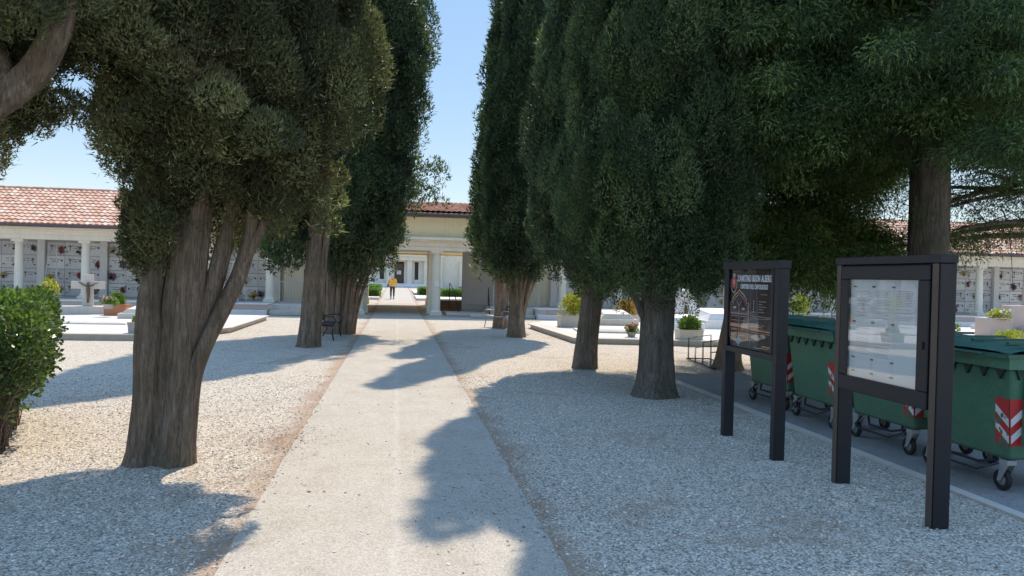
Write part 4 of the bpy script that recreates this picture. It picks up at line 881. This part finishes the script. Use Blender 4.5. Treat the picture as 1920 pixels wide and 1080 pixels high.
        for k in range(3):
            z0 = zb+.02+k*.155
            for fn in (quadf, quade):
                d = .13; a0, a1 = z0, min(z0+.075, zt); c0, c1 = min(z0+d, zt), min(z0+d+.075, zt)
                if c1-c0 < .01: continue
                rd.add(fn(.006, W_-.004, a0, a1, c0, c1, .0055), [(0, 1, 2, 3)])
        rd.cur = 2
        for k in range(16):      # torn-off flakes showing the green plastic
            y = g_.uniform(.02, .15); z = g_.uniform(zb, zb+.30); s = g_.uniform(.008, .032); n_ = 7
            rd.add([(xf(z+s*math.sin(a*.9))-.0068, yf(z)-sy*(y+s*math.cos(a*.9)*g_.uniform(.6, 1.2)), z+s*1.2*math.sin(a*.9)) for a in range(n_)], [tuple(range(n_))])
        rd.build('chevron_sticker', ['red_tape', 'white_tape', 'bin_green'], root)
    return root
proto = make_bin()
blab = ['green wheeled bin nearest the right edge, whole chevron sticker in view beyond the notice case', 'green wheeled bin mostly hidden behind the glazed notice case', 'green wheeled bin between the map board and the notice case', 'green wheeled bin farthest along the row, showing under the map board']
for i, (x, y, rz) in enumerate(((6.02, 6.93, 0), (6.08, 8.37, 1.0), (6.05, 9.81, -1.2), (6.1, 11.24, 1.5))):
    o = proto if i == 0 else copy_tree(proto); o.location = (x, y, .006); o.rotation_euler = (0, 0, R(rz)); o['label'] = blab[i]

# ------------------------------------------------------------------ benches, bike rack, small furniture
def bench(name, loc, rz, label, slat, metal, curved):
    root = empty(name, loc, label, 'bench', None, rz)      # sits facing local -Y... length along X
    for k in range(4): b = MB(); b.box(-.8, .8, -.20+k*.11, -.11+k*.11, .43, .455); b.build('seat_slat', slat, root, bev=.005)
    for k in range(3): 
        b = MB(); b.X = Matrix.Translation((0, .27+k*.035, .55+k*.12)) @ Matrix.Rotation(R(-15), 4, 'X'); b.box(-.8, .8, -.01, .012, -.05, .05); b.build('back_slat', slat, root, bev=.005)
    for x in (-.72, .72):
        b = MB(); b.tube([(x, -.24, 0), (x, -.20, .22), (x, -.22, .40), (x, .22, .42), (x, .30, .6), (x, .37, .86)], .018, 8); b.tube([(x, .30, 0), (x, .18, .22), (x, .22, .42)], .018, 8)
        b.tube([(x, -.20, .40), (x, -.30, .56), (x, -.22, .66), (x, 0, .66), (x, .27, .62)], .016, 8); b.build('frame', metal, root, smooth=True)
    return root
bench('park_bench', (3.72, 28.2, 0), R(-70), 'pale slatted bench with curved metal arms, right of the path under the cypress', 'slat_wood', 'galv', 1)
bench('park_bench', (-1.95, 22.9, 0), R(86), 'dark slatted bench in shade, left of the path between two cypresses', 'slat_dark', 'iron', 0)
rk = empty('bike_rack', (7.15, 16.9, 0), 'dark steel bicycle rack with alternating high and low hoops, beside the right terrace', 'bicycle rack', None, R(-6))
b = MB(); b.tube([(-.28, -1.1, .03), (-.28, 1.0, .03)], .016, 8); b.tube([(.28, -1.1, .03), (.28, 1.0, .03)], .016, 8)
for y in (-1.1, 1.0): b.tube([(-.28, y, .03), (.28, y, .03)], .016, 8)
b.build('base_frame', 'iron', rk)
for i, y in enumerate((-.95, -.35, .25, .85)):
    b = MB(); h = .62 if i % 2 else .42
    for dy in (-.035, .035): b.tube([(-.28, y+dy, .03), (-.28, y+dy, h*.86), (.26, y+dy, h), (.27, y+dy, .03)], .009, 6)
    b.build('hoop', 'iron', rk)
lb = empty('litter_bin', (-2.0, 32.7, 0), 'small teal litter bin on a post, left of the path near the gateway', 'litter bin')
b = MB(); b.lathe([(.13, .12), (.15, .2), (.17, .56), (.18, .58), (.165, .59), (.15, .585)], (0, 0, 0), 16); b.build('bin_body', 'teal_bin', lb, smooth=True, auto=30); b = MB(); b.tube([(0, .17, 0), (0, .17, .7)], .02, 8); b.build('post', 'iron', lb)
def rail(name, p0, p1, h, label, mat='galv', step=.12, posts=True):
    root = empty(name, p0, label, 'handrail'); d = Vector(p1)-Vector(p0); b = MB(); b.tube([(0, 0, h), tuple(d+Vector((0, 0, h)))], .02, 8); b.tube([(0, 0, .12), tuple(d+Vector((0, 0, .12)))], .012, 6)
    for t_ in (0, 1): q = d*t_; b.tube([tuple(q), tuple(q+Vector((0, 0, h)))], .02, 8)
    b.build('rail', mat, root); b = MB(); n = int(d.length/step)
    for i in range(1, n): q = d*i/n; b.tube([tuple(q+Vector((0, 0, .12))), tuple(q+Vector((0, 0, h)))], .007, 5)
    b.build('bars', mat, root)
rail('handrail', (4.45, 36.0, .45), (6.6, 36.0, .45), 1.0, 'thin grey barred railing before the grey wall, right of the gateway columns')
rail('handrail', (-5.2, 35.6, .45), (-3.2, 35.6, .45), 1.0, 'thin grey barred railing on the plinth, left of the gateway')
rail('handrail', (-7.4, 34.8, .45), (-6.9, 34.8, .45), .95, 'short grey barred railing before the left colonnade ladder')
hr = MB(); hr.tube([(4.3, 36.1, .12), (4.25, 36.1, 1.0), (4.42, 37.8, 1.35)], .022, 8); hr.tube([(4.42, 37.8, .45), (4.42, 37.8, 1.35)], .022, 8); tag(hr.build('handrail', 'iron', None), 'black sloping handrail beside the grey wall steps', 'handrail')
hr = MB(); hr.tube([(2.95, 37.6, .12), (2.72, 37.6, 1.15), (2.72, 41, 1.5), (2.72, 41, .1)], .02, 8); tag(hr.build('handrail', 'iron', None), 'dark handrail leaning up beside the brown steps inside the gateway', 'handrail')
def ladder(loc, h, rz, label, aframe):
    root = empty('ladder', loc, label, 'ladder', None, rz)
    b = MB(); b.tube([(-.28, 0, 0), (-.16, .35 if aframe else .25, h)], .022, 8); b.tube([(.28, 0, 0), (.16, .35 if aframe else .25, h)], .022, 8)
    if aframe: b.tube([(-.26, .9, 0), (-.16, .4, h)], .018, 8); b.tube([(.26, .9, 0), (.16, .4, h)], .018, 8)
    b.build('rails', 'white_metal', root); b = MB()
    for i in range(1, int(h/.27)): t_ = i*.27/h; w_ = .28-.12*t_; b.tube([(-w_, (.35 if aframe else .25)*t_, h*t_), (w_, (.35 if aframe else .25)*t_, h*t_)], .015, 6)
    b.build('rungs', 'white_metal', root)
ladder((-7.15, 37.4, .475), 1.9, R(60), 'white folding step ladder standing in the left colonnade', True)
ladder((-15.85, 38.3, .475), 2.4, 0, 'white ladder leaning on the burial niches at the far left', False)

# ------------------------------------------------------------------ graves and planters
def cross(loc, s, rz, label, fig=True):
    root = empty('grave_cross', loc, label, 'gravestone', None, rz)
    b = MB(); b.box(-.17*s, .17*s, -.09*s, .09*s, 0, 1.1*s); b.box(-.52*s, -.1701*s, -.09*s, .09*s, .60*s, .86*s); b.box(.1701*s, .52*s, -.09*s, .09*s, .60*s, .86*s); b.build('cross', 'travertine', root, bev=.01)
    b = MB(); b.box(-.8*s, .8*s, -.35*s, .35*s, -.30, -.001); b.build('base', 'travertine', root, bev=.01)
    if fig:
        b = MB(); y = -.12*s
        b.tube([(0, y, .12*s), (.01*s, y-.03*s, .35*s), (0, y, .62*s), (0, y-.01, .72*s)], [.03*s, .05*s, .065*s, .03*s], 8); b.blob((0, y-.02*s, .78*s), .05*s, 2); b.tube([(-.30*s, y+.01, .84*s), (-.12*s, y, .72*s), (0, y, .68*s), (.12*s, y, .72*s), (.30*s, y+.01, .84*s)], [.015*s, .022*s, .035*s, .022*s, .015*s], 8); b.build('figure', 'bronze_fig', root, smooth=True)
    return root
cross((-11.2, 30.2, .47), 1.05, R(18), 'stone crucifix grave on the left terrace, with a dark bronze figure')
def tomb(loc, lx, ly, h, rz, label, mat='travertine', slope=.12):
    root = empty('grave_tomb', loc, label, 'grave', None, rz)
    b = MB(); b.box(-lx/2, lx/2, -ly/2, ly/2, 0, h*.45); b.build('kerb', mat, root, bev=.012)
    b = MB(); b.add([(-lx/2+.1, -ly/2+.1, h*.451), (lx/2-.1, -ly/2+.1, h*.451), (lx/2-.1, ly/2-.1, h*.451), (-lx/2+.1, ly/2-.1, h*.451), (-lx/2+.14+slope, -ly/2+.2, h*.8), (lx/2-.14-slope, -ly/2+.2, h*.8), (lx/2-.14-slope, ly/2-.14, h), (-lx/2+.14+slope, ly/2-.14, h)], [(0, 3, 2, 1), (4, 5, 6, 7), (0, 1, 5, 4), (1, 2, 6, 5), (2, 3, 7, 6), (3, 0, 4, 7)]); b.build('cover', mat, root, bev=.015)
    return root
tomb((-8.9, 28.6, .17), 1.0, 1.8, .42, R(4), 'low stone tomb with sloping sides, right of the crucifix on the left terrace')
tomb((-13.4, 27.5, .17), 1.1, 2.0, .3, R(4), 'low pale tomb behind the hedge, left of the crucifix')
tomb((-9.9, 25.3, .17), 3.6, 1.2, .12, 0, 'flat stone grave slab near the front of the left terrace')
tomb((8.2, 28.6, .17), 1.5, 1.5, .55, R(-4), 'white tomb with a sloping cover, behind the slim cypress trunk')
tomb((11.9, 27.6, .17), 1.6, 1.8, .72, R(0), 'white tomb with sloping cover to the right of the flower-topped headstone', 'white_marble')
tomb((10.0, 26.3, .17), 1.5, .7, .55, R(0), 'white block tomb in front of the upright headstone, right terrace', 'white_marble', .02)
tomb((7.0, 24.6, .17), 2.4, 1.4, .16, R(-5), 'flat pale grave slab between the two right trunks')
tomb((13.3, 24.0, .17), 3.2, 1.4, .2, R(-5), 'flat pale grave slab right of the leafy box planter')
tomb((17.5, 26.4, .17), 3.2, 1.8, .35, R(-5), 'pale grave slab seen behind the bins')
tomb((25.5, 28.4, .17), 3.2, 1.8, .4, R(-5), 'pale grave slab at the far right of the terrace')
hd = empty('headstone', (10.4, 27.3, .17), 'white upright headstone with a carved flower relief and small bronze figure', 'gravestone')
b = MB(); b.prism([(-.55, -.1), (.55, -.1), (.55, .1), (-.55, .1)], 0, 1.05); b.build('stone', 'white_marble', hd, bev=.04)
b = MB(); b.blob((0, 0, 1.2), (.42, .16, .22), 2, 4, .5); b.build('carved_top', 'white_marble', hd, smooth=True); b = MB(); b.tube([(.1, -.14, .3), (.12, -.15, .55), (.1, -.14, .85)], [.05, .07, .04], 8); b.blob((.1, -.15, .93), .05, 1); b.build('figure', 'bronze_fig', hd, smooth=True)
pk = empty('headstone', (21.6, 24.6, .17), 'pink granite block headstone on the right, beyond the bins', 'gravestone'); b = MB(); b.box(-.2, .55, -.2, .2, 0, 1.15); b.build('stone', 'slab_pink', pk, bev=.02); b = MB(); b.box(-1.1, -.201, -.35, .35, 0, .7); b.box(.1, 1.3, -.7, -.201, 0, .38); b.build('base', 'slab_pink', pk, bev=.02)
def planter(loc, lx, ly, h, boxmat, leaf, pr, label, n=1800, flowers=None, name='planter', rnd=False, L=.07, W=.035, ph=None):
    root = empty(name, loc, label, 'planter'); b = MB()
    if rnd: b.lathe([(lx*.33, 0), (lx*.42, h*.6), (lx*.5, h*.9), (lx*.52, h), (lx*.45, h), (lx*.43, h-.04)], (0, 0, 0), 20)
    else:
        b.box(-lx/2, lx/2, -ly/2, ly/2, 0, h-.04, .02, .02); t_ = .04
        b.box(-lx/2-.01, lx/2+.01, -ly/2-.01, -ly/2+t_, h-.0399, h); b.box(-lx/2-.01, lx/2+.01, ly/2-t_, ly/2+.01, h-.0399, h); b.box(-lx/2-.01, -lx/2+t_, -ly/2+t_, ly/2-t_, h-.0399, h); b.box(lx/2-t_, lx/2+.01, -ly/2+t_, ly/2-t_, h-.0399, h)
    b.build('pot', boxmat, root, bev=0 if rnd else .008, smooth=rnd, auto=30 if rnd else None)
    bush('foliage', (0, 0, h-.05), None, None, pr, leaf, int(loc[0]*7+loc[1]*3) & 0xffff, n, L, W, parent=root)
    if flowers:
        g_ = random.Random(int(loc[1]*10)); b = MB()
        for _ in range(26): a = g_.uniform(0, 6.28); q = g_.uniform(.3, .95); b.blob((pr[0]*q*math.cos(a), pr[1]*q*math.sin(a), h+pr[2]*g_.uniform(.5, 1.15)), g_.uniform(.03, .055), 1, _, .5)
        b.build('blossoms', 'petal_'+flowers, root)
    return root
planter((-10.0, 29.6, .17), .75, .5, .42, 'terracotta', 'box_leaf', (.3, .22, .35), 'orange terracotta planter with a small leafy plant, left terrace')
planter((-6.75, 21.75, .17), .55, .4, .30, 'concrete_box', 'box_leaf', (.22, .16, .16), 'small square stone planter with low green plant, at the left terrace front corner', 900)
planter((-12.4, 29.9, .17), .6, .6, .52, 'concrete_box', 'yellow_leaf', (.36, .36, .6), 'round grey pot with a yellow green shrub, left of the crucifix', 1800, 'yellow', rnd=True)
planter((-9.9, 28.5, .47), .35, .35, .16, 'concrete_box', 'box_leaf', (.35, .2, .22), 'small pot of pink flowers at the right foot of the crucifix', 700, 'pink', rnd=True)
planter((6.2, 26.8, .17), 1.1, .6, .42, 'travertine', 'yellow_leaf', (.55, .3, .6), 'white box planter with tall yellow and orange leaves, left of the slim cypress', 2600, 'yellow')
planter((7.1, 29.2, .17), .6, .5, .4, 'travertine', 'box_leaf', (.35, .25, 1.0), 'box planter with a tall yellow green shrub directly behind the slim trunk', 2200)
planter((9.0, 29.6, .17), .9, .5, .35, 'travertine', 'orange_leaf', (.55, .3, .5), 'planter with orange red foliage to the right of the slim cypress', 2200)
planter((8.6, 21.95, .17), .75, .45, .30, 'travertine', 'box_leaf', (.36, .26, .34), 'white box planter with a round leafy bush beside the bicycle rack', 2400)
planter((7.0, 22.5, .17), .3, .3, .16, 'concrete_box', 'box_leaf', (.2, .18, .22), 'small pot of pink red flowers between the two right trunks', 700, 'pink', rnd=True)
planter((5.95, 23.1, .17), .2, .2, .08, 'concrete_box', 'box_leaf', (.18, .16, .2), 'tiny pot with light green plant beside the slim trunk', 600, rnd=True)
planter((18.0, 32.6, .05), .8, .6, .4, 'travertine', 'yellow_leaf', (.5, .4, .8), 'planter with bright yellow green shrub, above the bin between the boards', 2200)
planter((20.9, 24.3, .87), .5, .35, .02, 'slab_pink', 'yellow_leaf', (.42, .25, .25), 'cluster of cream flowers on the pink granite base', 1100, 'white')
planter((19.2, 24.6, .17), .4, .4, .15, 'travertine', 'box_leaf', (.4, .3, .35), 'low plant with pale blossoms left of the pink granite headstone', 1000, 'white', rnd=True)
planter((19.6, 22.3, .17), .4, .4, .1, 'travertine', 'yellow_leaf', (.55, .3, .25), 'low yellow green plant in front of the pink granite headstone', 1000, rnd=True)
planter((24.3, 26.0, .17), .4, .4, .3, 'travertine', 'box_leaf', (.4, .3, .45), 'green plant at the right edge beyond the pink headstone', 900, rnd=True)
bush('round_shrub', (-9.8, 18.6, 0), 'round bright green shrub rising behind the foreground hedge', 'shrub', (.55, .5, 1.25), 'box_leaf', 77, 7000, .07, .045)
planter((-8.9, 18.9, 0), .5, .5, .75, 'concrete_box', 'box_leaf', (.5, .3, .35), 'pot of orange blossoms just behind the foreground hedge', 1400, 'yellow', rnd=True)
sw = MB(); sw.box(-.06, .06, -.06, .06, 0, .22); 
# flowers on the burial walls
VARS = {}
for cn in ('red', 'pink', 'white', 'yellow', 'purple'):
    g_ = random.Random(len(cn)*7+ord(cn[0])); b = MB(); b.cur = 1
    for _ in range(16): b.blob((g_.gauss(0, .06), -.08+g_.gauss(0, .03), g_.gauss(.02, .06)), g_.uniform(.022, .05), 1, _, .5)
    b.cur = 0
    for _ in range(26):
        a = g_.uniform(0, 6.28); l = g_.uniform(.08, .2); p = Vector((0, -.06, -.06)); e = p+Vector((math.cos(a)*l, -abs(g_.gauss(0, .04)), math.sin(a)*l+.04)); s = Vector((g_.uniform(-.02, .02), .01, g_.uniform(-.02, .02)))
        b.add([p, p.lerp(e, .5)+s, e, p.lerp(e, .5)-s], [(0, 1, 2, 3)])
    b.cur = 2; b.lathe([(.02, -.20), (.035, -.12), (.028, -.07)], (0, -.06, 0), 10)
    o = b.build('bouquet', ['cedar_leaf', 'petal_'+cn, 'bronze_fig']); VARS[cn] = o.data; bpy.data.objects.remove(o)
g_ = random.Random(21); rown = ['bottom', 'second', 'third', 'top']
for side, xs in (('left', XL), ('right', XR)):
    for i in range(len(xs)-1):
        a, c = xs[i]+.17, xs[i+1]-.17; cw = (c-a)/COLS; bay = len(xs)-1-i if side == 'left' else i+1
        od = ['first', 'second', 'third', 'fourth', 'fifth', 'sixth', 'seventh', 'eighth', 'ninth', 'tenth'][bay-1]
        for r in range(ROWS):
            used = set()
            for k in range(COLS):
                if g_.random() < .72:
                    cn = g_.choice([q for q in VARS if q not in used]); used.add(cn); o = link('bouquet', VARS[cn]); s = g_.uniform(.8, 1.35)
                    o.location = (a+cw*(k+.5)+g_.choice((-.27, .27, .2, -.2)), 39.165, .80+r*.635+g_.uniform(-.05, .08)); o.scale = (s, 1, s); o.rotation_euler = (0, g_.uniform(-.2, .2), 0)
                    tag(o, f'{cn} flower bouquet on the {rown[r]} row of niches, {od} {side} bay counted from the gateway', 'flowers', 'flower bouquets on the burial walls')

# ------------------------------------------------------------------ the walker
PX, PY = -.36, 54.6; PZ = zg(PY)+.012
pr_ = empty('person', (PX, PY, PZ), 'person seen from behind on the far path in orange jacket and dark trousers', 'person')
def skin_fig(name, J, E, mat, parent, sub=2):
    me = bpy.data.meshes.new(name); me.from_pydata([j[:3] for j in J], E, []); o = link(name, me, parent); me.materials.append(M[mat])
    s = o.modifiers.new('skin', 'SKIN'); me.skin_vertices[0] if me.skin_vertices else None
    if not me.skin_vertices:
        bm = bmesh.new(); bm.from_mesh(me); bm.verts.layers.skin.verify(); bm.to_mesh(me); bm.free()
    for i, j in enumerate(J): me.skin_vertices[0].data[i].radius = (j[3], j[4] if len(j) > 4 else j[3]); me.skin_vertices[0].data[i].use_root = (i == 0)
    sb = o.modifiers.new('sub', 'SUBSURF'); sb.levels = sub; sb.render_levels = sub
    dg = bpy.context.evaluated_depsgraph_get(); m2 = bpy.data.meshes.new_from_object(o.evaluated_get(dg)); o.modifiers.clear(); o.data = m2
    m2.polygons.foreach_set('use_smooth', [True]*len(m2.polygons)); return o
bj = [(0, 0, .90, .13, .10), (0, 0, 1.12, .13, .10), (0, .01, 1.33, .15, .10), (0, .01, 1.44, .055), (0, .015, 1.52, .07), (0, .01, 1.60, .085),
      (-.09, 0, .84, .085), (-.10, .08, .46, .06), (-.10, .02, .09, .042), (-.10, .14, .035, .035), (.09, 0, .84, .085), (.10, -.02, .47, .06), (.10, -.20, .12, .042), (.10, -.10, .035, .035),
      (-.19, 0, 1.36, .06), (-.26, .02, 1.10, .048), (-.24, .10, .88, .036), (-.23, .13, .80, .035), (.19, 0, 1.36, .06), (.26, -.03, 1.10, .048), (.25, .02, .87, .036), (.25, .04, .79, .035)]
be = [(0, 1), (1, 2), (2, 3), (3, 4), (4, 5), (0, 6), (6, 7), (7, 8), (8, 9), (0, 10), (10, 11), (11, 12), (12, 13), (2, 14), (14, 15), (15, 16), (16, 17), (2, 18), (18, 19), (19, 20), (20, 21)]
skin_fig('body', bj, be, 'skin', pr_)
jj = [(0, -.0, .86, .185, .14), (0, 0, 1.05, .175, .135), (0, .01, 1.34, .175, .12), (0, .01, 1.42, .09, .08), (-.20, 0, 1.36, .08), (-.27, .02, 1.10, .065), (-.25, .09, .90, .052), (.20, 0, 1.36, .08), (.27, -.03, 1.10, .065), (.26, .01, .89, .052)]
skin_fig('jacket', jj, [(0, 1), (1, 2), (2, 3), (2, 4), (4, 5), (5, 6), (2, 7), (7, 8), (8, 9)], 'jacket', pr_)
tj = [(0, 0, .92, .15, .12), (-.095, 0, .82, .098), (-.10, .08, .46, .073), (-.10, .03, .12, .055), (.095, 0, .82, .098), (.10, -.02, .47, .073), (.10, -.18, .15, .055)]
skin_fig('trousers', tj, [(0, 1), (1, 2), (2, 3), (0, 4), (4, 5), (5, 6)], 'trousers', pr_)
b = MB(); b.blob((0, -.015, 1.615), (.10, .112, .125), 3, 2, .12); b.blob((0, -.05, 1.52), (.085, .06, .08), 2, 5, .2); b.build('hair', 'hair', pr_, smooth=True)
b = MB(); b.box(-.37, -.27, -.12, .14, .82, 1.04, .01, .02); b.tube([(-.31, -.1, 1.04), (-.25, -.1, 1.3), (-.17, .0, 1.44), (-.25, .1, 1.3), (-.31, .1, 1.04)], .012, 6); b.build('bag', 'bag', pr_, bev=.015)
b = MB()
for x, y, z in ((-.10, .10, 0), (.10, -.13, 0)): b.blob((x, y, .045), (.05, .13, .045), 2, 1, .1)
b.build('shoes', 'rubber', pr_, smooth=True)
